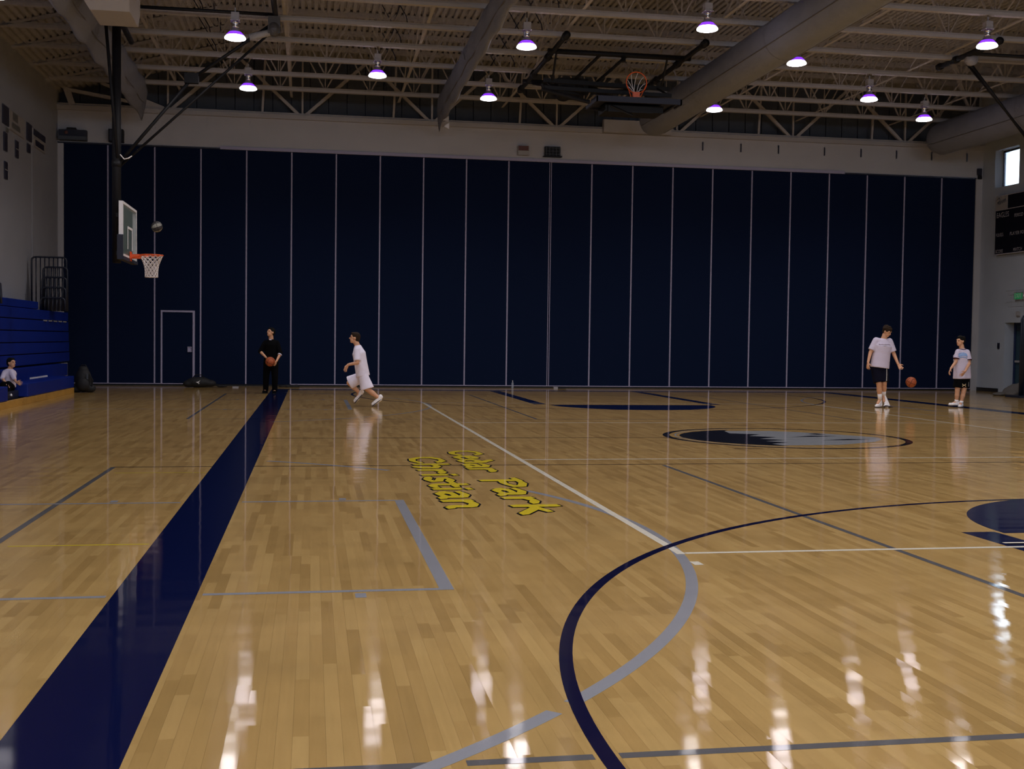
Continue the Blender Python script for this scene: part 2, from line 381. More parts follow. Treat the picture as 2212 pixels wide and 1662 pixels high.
for pts in ([(0.10, 0.05), (0.55, 0.30), (0.95, 0.22), (0.60, 0.12)], [(0.62, 0.62), (0.80, 0.72), (0.92, 0.55), (0.74, 0.48)], [(0.35, -0.50), (0.85, -0.30), (1.20, -0.36), (0.80, -0.48)]):
    ppoly('emblem_feather_mark', pts, M_BLACKP, ZP + 0.0004)
rect('cross_tick', 5.5, 5.9, 14.55, 14.59, M_BLACKP); rect('cross_tick', 6.95, 7.25, 18.6, 18.65, M_BLACKP)

# broad-nib lettering on the floor: "Cedar Park" over "Christian"
GL = {
 'C': (0.95, [[(.80, .80), (.62, .98), (.36, .93), (.16, .68), (.16, .33), (.36, .06), (.62, .02), (.86, .22)]]),
 'h': (0.72, [[(.14, 1), (.14, .02)], [(.14, .52), (.38, .66), (.58, .52), (.58, .2), (.46, -.04)]]),
 'r': (0.56, [[(.14, .64), (.14, .02)], [(.14, .48), (.34, .66), (.5, .56)]]),
 'i': (0.32, [[(.14, .64), (.14, .02)], [(.12, .88), (.16, .90)]]),
 's': (0.62, [[(.52, .56), (.36, .66), (.16, .56), (.2, .40), (.46, .30), (.50, .12), (.32, .0), (.1, .1)]]),
 't': (0.48, [[(.2, .92), (.2, .12), (.34, .0), (.44, .08)], [(.04, .62), (.40, .62)]]),
 'a': (0.70, [[(.12, .55), (.32, .66), (.52, .55), (.52, .10), (.62, .0)], [(.52, .40), (.22, .34), (.12, .16), (.27, 0), (.52, .15)]]),
 'n': (0.74, [[(.14, .62), (.14, 0)], [(.14, .48), (.36, .66), (.56, .55), (.56, .1), (.66, .0)]]),
 'e': (0.60, [[(.14, .34), (.46, .42), (.46, .58), (.32, .66), (.14, .5), (.14, .18), (.32, 0), (.52, .12)]]),
 'd': (0.68, [[(.52, .45), (.32, .62), (.12, .45), (.12, .15), (.32, 0), (.54, .15), (.52, .66), (.2, 1.0)]]),
 'P': (0.86, [[(.24, .98), (.24, -.04)], [(.06, .92), (.50, .98), (.76, .84), (.76, .62), (.52, .46), (.24, .48)]]),
 'k': (0.74, [[(.14, 1), (.14, .0)], [(.14, .34), (.48, .64)], [(.30, .42), (.64, .0)]]),
}
def nib_text(words, x_base, height, grow, bm, z):
    n = 0
    for text, ya, yb in words:           # text runs from ya down to yb
        wsum = sum(GL[c][0] for c in text); k = (ya - yb) / wsum; pos = 0
        for ch in text:
            w, strokes = GL[ch]
            for st in strokes:
                P = [(ya - (pos + u) * k, x_base + v * height) for u, v in st]      # (Y, X)
                nib = [(-0.070 - grow, -0.018 - grow), (0.038 - grow * .2, -0.036 - grow), (0.070 + grow, 0.018 + grow), (-0.038 + grow * .2, 0.036 + grow)]
                for (a, b) in zip(P, P[1:]):
                    pts = [(a[0] + q[0], a[1] + q[1]) for q in nib] + [(b[0] + q[0], b[1] + q[1]) for q in nib]
                    pts = sorted(set(pts)); hull = []
                    for seq in (pts, pts[::-1]):
                        h = []
                        for q in seq:
                            while len(h) > 1 and (h[-1][0] - h[-2][0]) * (q[1] - h[-2][1]) - (h[-1][1] - h[-2][1]) * (q[0] - h[-2][0]) <= 0: h.pop()
                            h.append(q)
                        hull += h[:-1]
                    n += 1; f = poly(bm, [(X, Y, z + n * 2.5e-5) for Y, X in hull])
                    if f.calc_area() > 0:
                        f.normal_update()
                        if f.normal.z < 0: f.normal_flip()
            pos += w
for words, xb in (([('Cedar', 14.42, 12.05), ('Park', 11.52, 9.02)], 1.68), ([('Christian', 13.68, 9.42)], 1.13)):
    bm = B(); nib_text(words, xb, 0.36, 0.0, bm, ZP + 0.0026); o = done(bm, 'floor_lettering', M_YELP, floor)
    bm = B(); nib_text(words, xb, 0.36, 0.018, bm, ZP + 0.0005); done(bm, 'lettering_outline', M_BLACKP, o)

# ------------------------------------------------------------------ walls
# far wall: plaster header above the folding partition, side returns, slate siding above
bm = B()
box(bm, XL, XR, YF - 0.03, YF + 0.5, Z_TOP, 7.50)
box(bm, XL, -6.70, YF - 0.03, YF + 0.5, 0, Z_TOP)
box(bm, 20.405, XR, YF - 0.03, YF + 0.5, 0, Z_TOP)
box(bm, XL, XR, YF + 0.30, YF + 0.5, 0, Z_TOP)  # unseen backing, added to stop sky light leaking through the panel seams
wall_far = tag(done(bm, 'wall_far', M_HEAD), 'pale plaster header wall above the navy folding partition', kind='structure')
bm = B(); box(bm, XL, XR, YF - 0.16, YF + 0.02, 7.50, 7.62); done(bm, 'header_ledge', M_STEEL, wall_far)
for x in [11.47, 12.67, 13.86, 15.34, 16.53, 17.7, 18.87, 20.06]:
    bm = B(); box(bm, x - 0.018, x + 0.018, YF - 0.05, YF - 0.03, 7.13, 7.38); done(bm, 'slot_bracket', M_BLKPAD, wall_far)
for i in range(12):
    x = -2.9 + 1.19 * i
    bm = B(); box(bm, x - 0.015, x + 0.015, YF - 0.045, YF - 0.03, 7.16, 7.40); done(bm, 'slot_bracket', M_HEAD, wall_far)
bm = B(); box(bm, -2.55, 16.0, YF - 0.07, YF - 0.02, 6.60, 6.68); done(bm, 'track_cover', M_ALU, wall_far)
bm = B(); box(bm, XL, -2.55, YF - 0.05, YF - 0.02, 6.60, 6.64); box(bm, 16.0, 20.4, YF - 0.05, YF - 0.02, 6.60, 6.64); done(bm, 'track_gap', M_BLKPAD, wall_far)
me = None
x = XL
while x < XR:
    w = min(0.52, XR - x)
    bm = B(); box(bm, x + 0.012, x + w - 0.012, YF + 0.28, YF + 0.34, 7.5, 9.4); done(bm, 'siding_panel', M_SIDING, wall_far); x += 0.52
bm = B(); box(bm, XL, XR, YF + 0.34, YF + 0.5, 7.5, 9.6); done(bm, 'siding_backing', M_BLKPAD, wall_far)
bm = B(); box(bm, 8.35, 10.4, YF - 0.35, YF - 0.12, 7.50, 7.86); done(bm, 'cable_trough', M_STEEL, wall_far)

# left wall
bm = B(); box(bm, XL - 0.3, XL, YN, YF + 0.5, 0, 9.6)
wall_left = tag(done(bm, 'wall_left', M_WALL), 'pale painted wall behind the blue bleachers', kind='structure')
for y in (30.55, 27.2, 24.0):
    bm = B(); box(bm, XL - 0.005, XL + 0.004, y - 0.012, y + 0.012, 2.0, 6.0); done(bm, 'control_joint', M_WALLR, wall_left)
# near wall behind the camera
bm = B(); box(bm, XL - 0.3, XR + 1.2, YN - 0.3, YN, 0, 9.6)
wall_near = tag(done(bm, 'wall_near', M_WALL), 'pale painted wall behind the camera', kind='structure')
for x in (-3.0, 1.0, 5.0, 9.0, 13.0, 17.0):
    bm = B()
    for x0, x1, z0, z1 in ((-1.6, -1.5, 5.2, 7.6), (1.5, 1.6, 5.2, 7.6), (-1.5, 1.5, 5.2, 5.3), (-1.5, 1.5, 7.5, 7.6)): box(bm, x + x0, x + x1, YN, YN + 0.1, z0, z1)
    done(bm, 'window_frame', M_ALU, wall_near)  # frames of the unseen windows, added on the solid wall around the fill lights
# right wall with window and door recesses
DY0, DY1, DZ = 30.25, 32.12, 2.11
WY0, WY1, WZ0, WZ1 = 31.62, 32.86, 6.24, 7.38
bm = B(); T = 0.5
def wseg(y0, y1, z0, z1): box(bm, XR, XR + T, y0, y1, z0, z1)
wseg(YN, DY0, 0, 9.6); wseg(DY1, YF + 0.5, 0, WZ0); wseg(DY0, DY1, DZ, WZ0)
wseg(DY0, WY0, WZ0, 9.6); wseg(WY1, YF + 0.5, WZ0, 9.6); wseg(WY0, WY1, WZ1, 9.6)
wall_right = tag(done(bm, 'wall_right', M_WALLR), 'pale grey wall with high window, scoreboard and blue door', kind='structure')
bm = B(); box(bm, XR + T, XR + T + 0.06, DY0 - 0.4, DY1 + 0.4, 0, DZ + 0.3); done(bm, 'door_backing', M_DOORF, wall_right)
bm = B(); box(bm, XR - 0.015, XR, DY1 + 0.25, YF - 0.03, 0.0, 0.11)
tag(done(bm, 'baseboard_right', M_RUBBER), 'black rubber baseboard beside the blue door', kind='structure')
# window
win = tag(empty('window_1', (XR + 0.30, (WY0 + WY1) / 2, (WZ0 + WZ1) / 2)), 'small bright window high in the right wall', kind='structure')
hy, hz = (WY1 - WY0) / 2, (WZ1 - WZ0) / 2
bm = B()
box(bm, -0.03, 0.03, -hy, -hy + 0.05, -hz, hz); box(bm, -0.03, 0.03, hy - 0.05, hy, -hz, hz)
box(bm, -0.03, 0.03, -hy + 0.05, hy - 0.05, -hz, -hz + 0.05); box(bm, -0.03, 0.03, -hy + 0.05, hy - 0.05, hz - 0.05, hz)
done(bm, 'window_frame', M_BLKPAD, win)
bm = B(); box(bm, -0.004, 0.004, -hy + 0.05, hy - 0.05, -hz + 0.05, hz - 0.05); done(bm, 'pane', M_PANE, win)
# door
dr = tag(empty('door_1', (XR + 0.36, DY0, 0)), 'blue double door recessed in the right wall', kind='structure')
dw = DY1 - DY0
bm = B(); box(bm, -0.05, 0.05, dw - 0.07, dw, 0, DZ); box(bm, -0.05, 0.05, 0, 0.07, 0, DZ); box(bm, -0.05, 0.05, 0.07, dw - 0.07, DZ - 0.07, DZ); done(bm, 'door_frame', M_DOORF, dr)
for y0, y1 in ((0.075, dw / 2 - 0.005), (dw / 2 + 0.005, dw - 0.075)):
    bm = B(); box(bm, -0.02, 0.03, y0, y1, 0.01, DZ - 0.075); lf = done(bm, 'door_leaf', M_DOOR, dr)
    bm = B(); box(bm, -0.09, -0.05, y0 + 0.06, y1 - 0.06, 0.92, 0.98); box(bm, -0.05, -0.02, y0 + 0.06, y0 + 0.10, 0.92, 0.98); box(bm, -0.05, -0.02, y1 - 0.10, y1 - 0.06, 0.92, 0.98); done(bm, 'push_bar', M_BALLAST, lf)
    bm = B(); box(bm, -0.08, -0.02, y0 + 0.1, y1 - 0.1, 1.88, 1.95); done(bm, 'door_closer', M_BLKPAD, lf)

# ------------------------------------------------------------------ folding partition
part = tag(empty('folding_partition', (0, YF, 0)), 'tall navy operable partition of many panels with aluminium seams', 'partition')
X0, PW = -5.545, 1.2397
edges = [-6.70] + [X0 + PW * i for i in range(21)] + [20.40]
for i in range(22):
    a, b = edges[i], edges[i + 1]
    gap = 0.016 if i in (10,) else 0.0
    gap0 = 0.016 if i == 11 else 0.0
    bm = B(); box(bm, a + 0.004, b - 0.004, -0.0, 0.10, 0.05, Z_TOP - 0.04); pn = done(bm, 'partition_panel', M_PANEL, part)
    for sx, e in ((1, a + gap0), (-1, b - gap)):
        if (i == 0 and sx > 0) or (i == 21 and sx < 0): continue
        bm = B(); w = 0.020
        box(bm, min(e, e + sx * w) + 0.001, max(e, e + sx * w) - 0.001, -0.022, 0.0, 0.06, Z_TOP - 0.05); done(bm, 'edge_strip', M_ALU, pn)
    if i not in (3, 4):
        bm = B(); box(bm, a + 0.002, b - 0.002, -0.024, 0.0, 0.048, 0.070); done(bm, 'bottom_rail', M_ALU, pn)
    bm = B(); box(bm, a, b, 0.03, 0.07, 0.0, 0.05); done(bm, 'floor_sweep', M_RUBBER, pn)
# pass door in the third panel
bm = B(); dx0, dx1 = -4.14, -3.22
box(bm, dx0, dx0 + 0.045, -0.03, 0.0, 0.06, 2.10); box(bm, dx1 - 0.06, dx1, -0.03, 0.0, 0.06, 2.10); box(bm, dx0 + 0.045, dx1 - 0.06, -0.03, 0.0, 2.05, 2.10)
fr = done(bm, 'pass_door_frame', M_ALU, part)
bm = B(); hx, hz_ = -3.36, 1.02
box(bm, hx - 0.055, hx + 0.055, -0.04, -0.02, hz_ - 0.075, hz_ - 0.055); box(bm, hx - 0.055, hx + 0.055, -0.04, -0.02, hz_ + 0.055, hz_ + 0.075)
box(bm, hx - 0.055, hx - 0.038, -0.04, -0.02, hz_ - 0.055, hz_ + 0.055); box(bm, hx + 0.038, hx + 0.055, -0.04, -0.02, hz_ - 0.055, hz_ + 0.055)
box(bm, hx - 0.038, hx + 0.038, -0.02, 0.0, hz_ - 0.055, hz_ + 0.055)
done(bm, 'flush_pull', M_ALU, fr)

# ------------------------------------------------------------------ ceiling: steel deck, bar joists, wall truss
bm = B(); pitch = 0.1524; prof = []
x = XL
while x < XR + 0.1:
    z = deck_z(x)
    for dx, dz in ((0.0, 0.0), (0.084, 0.0), (0.094, 0.055), (0.142, 0.055)): prof.append((x + dx, deck_z(x + dx) + dz))
    x += pitch
A = [(bm.verts.new((x, YN, z)), bm.verts.new((x, YF + 0.5, z))) for x, z in prof]
for p, q in zip(A, A[1:]): bm.faces.new((p[0], p[1], q[1], q[0]))
ceiling = tag(done(bm, 'ceiling', M_DECK), 'ribbed steel roof deck over open web joists', kind='structure')
bm = B(); box(bm, XL - 0.3, XR + 0.6, YN - 0.3, YF + 0.6, 9.60, 9.7); done(bm, 'roof_backing', M_DECK, ceiling)
JY = [32.1 - 1.75 * k for k in range(20)]
def joist(y):
    bm = B()
    box(bm, XL, XR, y - 0.06, y + 0.06, Z_CHORD - 0.035, Z_CHORD + 0.035)
    box(bm, XL, XR, y - 0.045, y + 0.045, Z_CHORD + 0.035, Z_CHORD + 0.075)
    zt = Z_DECK - 0.06
    box(bm, X_HIP, XR, y - 0.06, y + 0.06, zt - 0.05, Z_DECK - 0.001)
    bar(bm, (XL, y, deck_z(XL) - 0.03), (X_HIP, y, zt), 0.12, 0.06)
    n = 23; xs = [XL + (XR - XL) * i / n for i in range(n + 1)]
    for i, (a, b) in enumerate(zip(xs, xs[1:])):
        m = (a + b) / 2
        ztop = min(zt, deck_z(m) - 0.05)
        if ztop > Z_CHORD + 0.15:
            bar(bm, (a, y, Z_CHORD), (m, y, ztop), 0.034, 0.034); bar(bm, (b, y, Z_CHORD), (m, y, ztop), 0.034, 0.034)
        zb = min(zt, deck_z(b) - 0.05)
        if zb > Z_CHORD + 0.25: bar(bm, (b, y, Z_CHORD), (b, y, zb), 0.024, 0.024)
    return bm
j0 = done(joist(0.0), 'joist', M_STEEL, ceiling); j0.location.y = JY[0]
for y in JY[1:]:
    c = j0.copy(); COL.objects.link(c); c.location.y = y
bm = B()
for x in (-3.6, -0.6, 2.4, 5.4, 8.4, 11.4, 14.4, 17.4):
    pass
for x in (-3.6, -0.6, 2.4, 5.4, 8.4, 11.4, 14.4, 17.4):
    bm2 = B(); box(bm2, x - 0.035, x + 0.035, YN, YF, Z_CHORD + 0.076, Z_CHORD + 0.092)
    for ya, yb in zip(JY, JY[1:]): bar(bm2, (x + 0.02, ya, Z_CHORD + 0.08), (x + 0.02, yb, min(Z_DECK, deck_z(x)) - 0.1), 0.025, 0.025)
    done(bm2, 'bridging_angle', M_STEEL, ceiling)
bm.free()
for x in (1.95, 4.9, -2.3):
    bm = B(); tube(bm, [(x, YN, Z_DECK - 0.14), (x, YF, Z_DECK - 0.14)], 0.016, 6)
    for y in JY[:9]:
        tube(bm, [(x - 0.5, y + 0.1, Z_DECK - 0.1), (x, y + 0.12, Z_CHORD + 0.25), (x + 0.03, y + 0.15, Z_CHORD + 0.1)], 0.012, 5)
    done(bm, 'conduit', M_RAILB, ceiling)
# truss standing on the header ledge
bm = B(); yt = YF - 0.06
box(bm, XL, XR, yt - 0.05, yt + 0.05, 7.60, 7.68)
nodes = [-3.95 + 3.65 * k for k in range(7)]
for xn in nodes:
    if xn > 20: continue
    for s in (-1, 1):
        xt = xn + s * 1.75; zt = min(9.15, deck_z(xt) - 0.05)
        if XL < xt < XR: bar(bm, (xn + s * 0.12, yt, 7.66), (xt, yt, zt), 0.085, 0.085)
    bar(bm, (xn, yt, 7.66), (xn, yt, min(9.15, deck_z(xn) - 0.05)), 0.05, 0.05)
    if xn + 1.825 < XR: bar(bm, (xn + 2.55, yt, 7.66), (xn + 2.62, yt, 9.15), 0.06, 0.06)
bar(bm, (-6.45, yt, 7.62), (-6.62, yt, 8.10), 0.16, 0.16); bar(bm, (-6.6, yt, 8.05), (-4.1, yt, 7.66), 0.09, 0.09)
done(bm, 'wall_truss', M_STEEL, ceiling)

# ------------------------------------------------------------------ ducts
def ring_sweep(bm, rings, caps=True):
    R = [[bm.verts.new(p) for p in r] for r in rings]; n = len(R[0])
    for A, C in zip(R, R[1:]):
        for j in range(n): bm.faces.new((A[j], A[(j + 1) % n], C[(j + 1) % n], C[j]))
    if caps: bm.faces.new(R[0][::-1]); bm.faces.new(R[-1])
def round_duct(name, xc, zc, r, y_end, label):
    o = tag(empty(name, (xc, y_end, zc)), label, 'duct', 'ceiling ducts')
    rings = []
    prof = [(0.06, 0.30), (0.0, 0.62), (-0.10, 0.86), (-0.28, 0.98), (-0.5, 1.0)] + [(-0.5 - k, 1.0) for k in range(1, 34)]
    for dy, f in prof: rings.append([(r * f * math.cos(t), dy, r * f * math.sin(t) * 1.02) for t in [2 * math.pi * j / 32 for j in range(32)]])
    bm = B(); ring_sweep(bm, rings); done(bm, 'duct_body', M_DUCT, o, True)
    bm = B(); a = math.radians(205 if xc > 0 else 335)
    for aa in (a, math.radians(305)):
        tube(bm, [(r * 1.003 * math.cos(aa), -0.4, r * 1.02 * math.sin(aa)), (r * 1.003 * math.cos(aa), -33, r * 1.02 * math.sin(aa))], 0.010, 5)
    done(bm, 'long_seam', M_SEAM, o)
    for k in range(6):
        y = -4.6 - 4.6 * k
        bm = B(); tube(bm, [(r * 1.002 * math.cos(t), y, r * 1.022 * math.sin(t)) for t in [2 * math.pi * j / 32 for j in range(32)]], 0.007, 4, closed=True); done(bm, 'ring_seam', M_SEAM, o)
    for k in range(9):
        bm = B(); bar(bm, (0, -1.5 - 1.75 * 2 * k, r), (0, -1.5 - 1.75 * 2 * k, Z_CHORD - zc), 0.02, 0.02); done(bm, 'hanger', M_STEEL, o)
    return o
round_duct('round_duct', 9.22, 7.47, 0.43, 31.3, 'big round pale duct running to the far wall right of the raised hoop')
round_duct('round_duct', 18.35, 7.52, 0.47, 32.3, 'round pale duct nearest the high window in the right wall')
def limp_duct(xt, zt, xb, zb, wid, y_end, label, tip):
    """a fabric duct without air: a flattened bag whose lower edge sags in scallops between its hangers"""
    o = tag(empty('fabric_duct', (0, 0, 0)), label, 'duct', 'ceiling ducts')
    rings = []; n = 170; rnd = random.Random(3 if xt > 0 else 5)
    ph = [rnd.uniform(0, 6.28) for _ in range(3)]
    for i in range(n + 1):
        y = y_end - i * (y_end + 3.5) / n
        sag = 0.055 * abs(math.sin(math.pi * y / 1.75 + ph[0])) + 0.035 * math.sin(y * 2.9 + ph[1])
        end = max(0.0, 1 - (y_end - y) / 1.2)
        zbb = zb + sag - tip * end ** 2
        ring = []
        for j in range(20):
            t = 2 * math.pi * j / 20
            f = 0.5 - 0.5 * math.cos(t)                      # 0 top ... 1 bottom
            w = wid * math.sin(t) * (1.05 - 0.55 * f) * (1 - 0.75 * end) * (1 + 0.12 * math.sin(y * 4.1 + 3 * t + ph[2]))
            ring.append((xt + (xb - xt) * f + w, y, zt + (zbb - zt) * f))
        rings.append(ring)
    bm = B(); ring_sweep(bm, rings); done(bm, 'duct_bag', M_DUCT, o, True)
    bm = B(); side = -1 if xt > 0 else 1
    tube(bm, [(xt + (xb - xt) * 0.72 + side * wid * 0.62 * (1 + .1 * math.sin(y * 2)), y, zt + (zb - zt) * (0.70 + 0.03 * math.sin(y * 3.1))) for y in [y_end - 1 - k * 0.5 for k in range(60)]], 0.008, 4)
    done(bm, 'long_seam', M_SEAM, o)
    for y in (21.3, 26.0, 30.2):
        bm = B(); tube(bm, [(xt + (xb - xt) * f + side * wid * math.sin(math.pi * f) * (1.07 - .55 * f), y + 0.05 * math.sin(9 * f), zt + (zb + .06 - zt) * f) for f in [k / 8 for k in range(9)]], 0.008, 4)
        done(bm, 'ring_seam', M_SEAM, o)
    return o
limp_duct(3.42, 7.985, 3.47, 7.28, 0.17, 32.6, 'limp fabric duct with scalloped lower edge above the middle of the court', 0.10)
limp_duct(-4.38, 7.985, -4.50, 7.14, 0.26, 32.4, 'limp fabric duct with sagging edge beside the left hoop mast', 0.05)
for y, x, z, wd in ((32.35, 3.63, 7.50, 'upper'), (32.15, 3.62, 7.28, 'lower')):
    bm = B(); ring_sweep(bm, [[(x - 0.07, y, z - .02), (x + 0.07, y - .03, z - 0.10), (x + 0.08, y, z + 0.10)], [(x - 0.06, y + .12, z - .02), (x + 0.08, y + .12, z - 0.09), (x + 0.08, y + .12, z + 0.10)]])
    tag(done(bm, 'loose_flap', M_WHITE), wd + ' white cloth flap at the tip of the middle fabric duct', 'flap', 'cloth flaps at the fabric duct tip')

# pale sheet metal box in front of the left mast
bm = B(); xa, xb_, ya, yb_ = -4.08, -3.22, 21.6, 23.0
v = [(xa, ya, 8.0), (xb_, ya, 8.0), (xb_, yb_, 8.0), (xa, yb_, 8.0), (xa, ya, 7.42), (xb_, ya, 7.42), (xb_, yb_, 7.42), (xa, yb_, 7.42), (xa + .16, ya + .25, 7.16), (xb_ - .02, ya + .25, 7.16), (xb_ - .02, yb_ - .1, 7.16), (xa + .16, yb_ - .1, 7.16)]
vs = [bm.verts.new(p) for p in v]
for f in ((0, 1, 2, 3), (4, 0, 3, 7), (0, 4, 5, 1), (1, 5, 6, 2), (2, 6, 7, 3), (4, 8, 9, 5), (5, 9, 10, 6), (6, 10, 11, 7), (7, 11, 8, 4), (8, 11, 10, 9)): bm.faces.new([vs[i] for i in f])
bmesh.ops.recalc_face_normals(bm, faces=bm.faces)
tag(done(bm, 'duct_plenum', mat('pale_sheet_metal', (0.46, 0.44, 0.44), 0.5)), 'pale sheet metal box under the ceiling in front of the left hoop mast', 'plenum')

# ------------------------------------------------------------------ high bay lamps
def make_lamp():
    o = empty('high_bay_lamp')                                   # origin at the lens
    bm = B(); lathe(bm, [(0.02, -0.022), (0.10, -0.018), (0.17, -0.010), (0.200, 0.0), (0.204, 0.012), (0.196, 0.034), (0.148, 0.082), (0.128, 0.096), (0.03, 0.10)], 28); done(bm, 'lens', M_LENS, o, True)
    bm = B(); lathe(bm, [(0.176, 0.056), (0.176, 0.068), (0.108, 0.138), (0.100, 0.132), (0.126, 0.096)], 28, cap=False); done(bm, 'lens_fringe_ring', M_FRINGE, o, True)  # added ring that glows violet like lens fringing, not a part of the lamp
    bm = B(); lathe(bm, [(0.118, 0.128), (0.098, 0.150), (0.078, 0.185), (0.066, 0.20), (0.05, 0.20)], 28, cap=False); done(bm, 'shade', M_SHADE, o, True)
    bm = B(); lathe(bm, [(0.062, 0.195), (0.066, 0.25), (0.058, 0.29), (0.070, 0.30), (0.070, 0.335), (0.055, 0.34)], 16); done(bm, 'neck', M_CHROME, o, True)
    bm = B()
    box(bm, -0.085, 0.085, -0.085, 0.085, 0.34, 0.36); box(bm, -0.075, 0.075, -0.075, 0.075, 0.36, 0.50); box(bm, -0.012, 0.012, -0.012, 0.012, 0.5, 0.6)
    bx = done(bm, 'ballast_box', M_BALLAST, o)
    for sx in (-1, 1):
        for sy in (-1, 1):
            bm = B(); ell(bm, (sx * 0.082, sy * 0.082, 0.345), (0.012, 0.012, 0.012), seg=8, rings=6); done(bm, 'bright_screw', M_CHROME, bx, True)
    bm = B(); tube(bm, [(0, 0, 0.50), (0, 0, 0.62)], 0.010, 6); tube(bm, [(0, 0, 0.52), (0.07, 0, 0.57), (0.05, 0, 0.61)], 0.005, 4); done(bm, 'hook_stem', M_BLK, o)
    ld = bpy.data.lights.new('bulb', 'SPOT'); ld.energy = LAMP_W; ld.spot_size = math.radians(150); ld.spot_blend = 0.75; ld.shadow_soft_size = 0.14; ld.color = (1.0, 0.95, 0.95)
    lo = bpy.data.objects.new('bulb', ld); COL.objects.link(lo); lo.parent = o; lo.location = (0, 0, -0.06)
    return o
LAMPS = [(-1.50, 23.35, 7.155, 'high bay lamp by the long brace of the left hoop frame'),
         (-1.53, 28.6, 7.28, 'high bay lamp nearest the far wall left of the middle duct, close to the brace'),
         (1.435, 26.85, 7.35, 'high bay lamp with two bright glints on the joist above, left of the middle duct'),
         (4.255, 28.6, 7.317, 'high bay lamp between the tip of the middle duct and the raised hoop frame'),
         (4.238, 23.35, 7.30, 'high bay lamp just right of the middle fabric duct, above its lower neighbour'),
         (7.44, 21.6, 7.39, 'largest high bay lamp, above the raised hoop frame near the picture top'),
         (10.02, 23.35, 7.275, 'upper of two high bay lamps peeking from under the big round duct'),
         (10.08, 28.6, 7.31, 'lower of two high bay lamps under the far end of the big round duct'),
         (13.42, 26.85, 7.38, 'high bay lamp with twin glints above, left of the lamp nearest the window'),
         (15.86, 28.6, 7.325, 'high bay lamp nearest the high window, rightmost in view'),
         (-5.43, 21.6, 7.22, 'high bay lamp at the top left corner beside the left wall'),
         (13.3, 21.6, 7.39, 'high bay lamp half cut by the picture top, right of the big round duct')]
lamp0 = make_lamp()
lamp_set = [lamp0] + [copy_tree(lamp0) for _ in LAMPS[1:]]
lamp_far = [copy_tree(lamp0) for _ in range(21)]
for i, (x, y, z, lab) in enumerate(LAMPS):
    o = lamp_set[i]
    o.location = (x, y, z); tag(o, lab, 'lamp', 'high bay ceiling lamps')
    bm = B(); tube(bm, [(0, 0, 0.60), (0, 0, Z_CHORD - 0.034 - z)], 0.009, 6); done(bm, 'hanger_rod', M_BLK, o)
for y in (18.1, 14.6, 11.1, 7.6, 4.1, 0.6):
    for x in ((-1.5, 4.25, 10.05, 15.9) if int(y * 10) % 2 else (1.4, 7.2, 13.2)):
        o = lamp_far.pop(); o.location = (x, y, 7.3)
        bm = B(); tube(bm, [(0, 0, 0.60), (0, 0, Z_CHORD - 0.034 - 7.3)], 0.009, 6); done(bm, 'hanger_rod', M_BLK, o)
        tag(o, 'high bay lamp over the near half of the court, outside the picture', 'lamp', 'high bay lamps over the near half')

# ------------------------------------------------------------------ lowered left hoop
YH = 24.6
def rim_and_net(parent, mtx, net=True):
    def X(p): return mtx @ Vector(p)
    bm = B(); tube(bm, [X((0.229 * math.cos(t), 0.229 * math.sin(t), 0)) for t in [2 * math.pi * k / 40 for k in range(40)]], 0.011, 8, closed=True)
    box(bm, -0.40, -0.20, -0.075, 0.075, -0.075, 0.012, mtx); box(bm, -0.41, -0.395, -0.10, 0.10, -0.13, 0.06, mtx)
    for s in (-1, 1): tube(bm, [X((-0.38, s * 0.07, -0.06)), X((-0.05, s * 0.215, -0.004))], 0.010, 6)
    rim = done(bm, 'rim', M_ORANGE, parent, False)
    bm = B()
    n = 12; lv = 8
    def q(a, k):
        f = k / lv; r = 0.222 * (1 - f) + 0.125 * f - 0.035 * math.sin(math.pi * f)
        return X((r * math.cos(a), r * math.sin(a), -0.012 - 0.43 * f))
    for i in range(n):
        for s in (-1, 1):
            tube(bm, [q(2 * math.pi * (i + s * k * 0.5) / n, k) for k in range(lv + 1)], 0.0075, 5)
    for k in (lv,):
        tube(bm, [q(2 * math.pi * j / 36, k) for j in range(36)], 0.006, 4, closed=True)
    if net: done(bm, 'net', M_NET, parent)
    else: bm.free()
    return rim
def board(parent, mtx, mf=None, mg=None):
    """glass backboard in local x-depth, y-across, z-up, origin at the middle of its face"""
    bm = B(); box(bm, -0.02, 0.0, -0.86, 0.86, -0.50, 0.50, mtx); done(bm, 'glass_panel', mg or M_GLASS, parent)
    bm = B()
    for y0, y1, z0, z1 in ((-0.915, -0.86, -0.535, 0.535), (0.86, 0.915, -0.535, 0.535), (-0.86, 0.86, 0.485, 0.535), (-0.86, 0.86, -0.535, -0.485)):
        box(bm, -0.075, 0.004, y0, y1, z0, z1, mtx)
    done(bm, 'board_frame', mf or M_WHITE, parent)
    bm = B()
    for y0, y1, z0, z1 in ((-0.305, -0.255, -0.36, 0.10), (0.255, 0.305, -0.36, 0.10), (-0.255, 0.255, 0.05, 0.10)): box(bm, 0.0, 0.006, y0, y1, z0, z1, mtx)
    done(bm, 'aiming_square', M_WHITE, parent)
    bm = B(); box(bm, -0.10, 0.02, -0.95, 0.95, -0.60, -0.535, mtx)
    for s in (-1, 1): box(bm, -0.10, 0.012, min(s * 0.915, s * 0.955), max(s * 0.915, s * 0.955), -0.60, -0.12, mtx)
    done(bm, 'edge_padding', M_BLKPAD, parent)
hp = tag(empty('basketball_hoop', (-3.88, YH, 8.0)), 'lowered ceiling-hung basketball hoop with black mast on the left', 'hoop')
hp.location = (0, 0, 0)
MX = -3.90
bm = B(); tube(bm, [(MX, YH, 7.85), (MX, YH, 2.85)], 0.088, 16); done(bm, 'mast', M_BLK, hp, True)
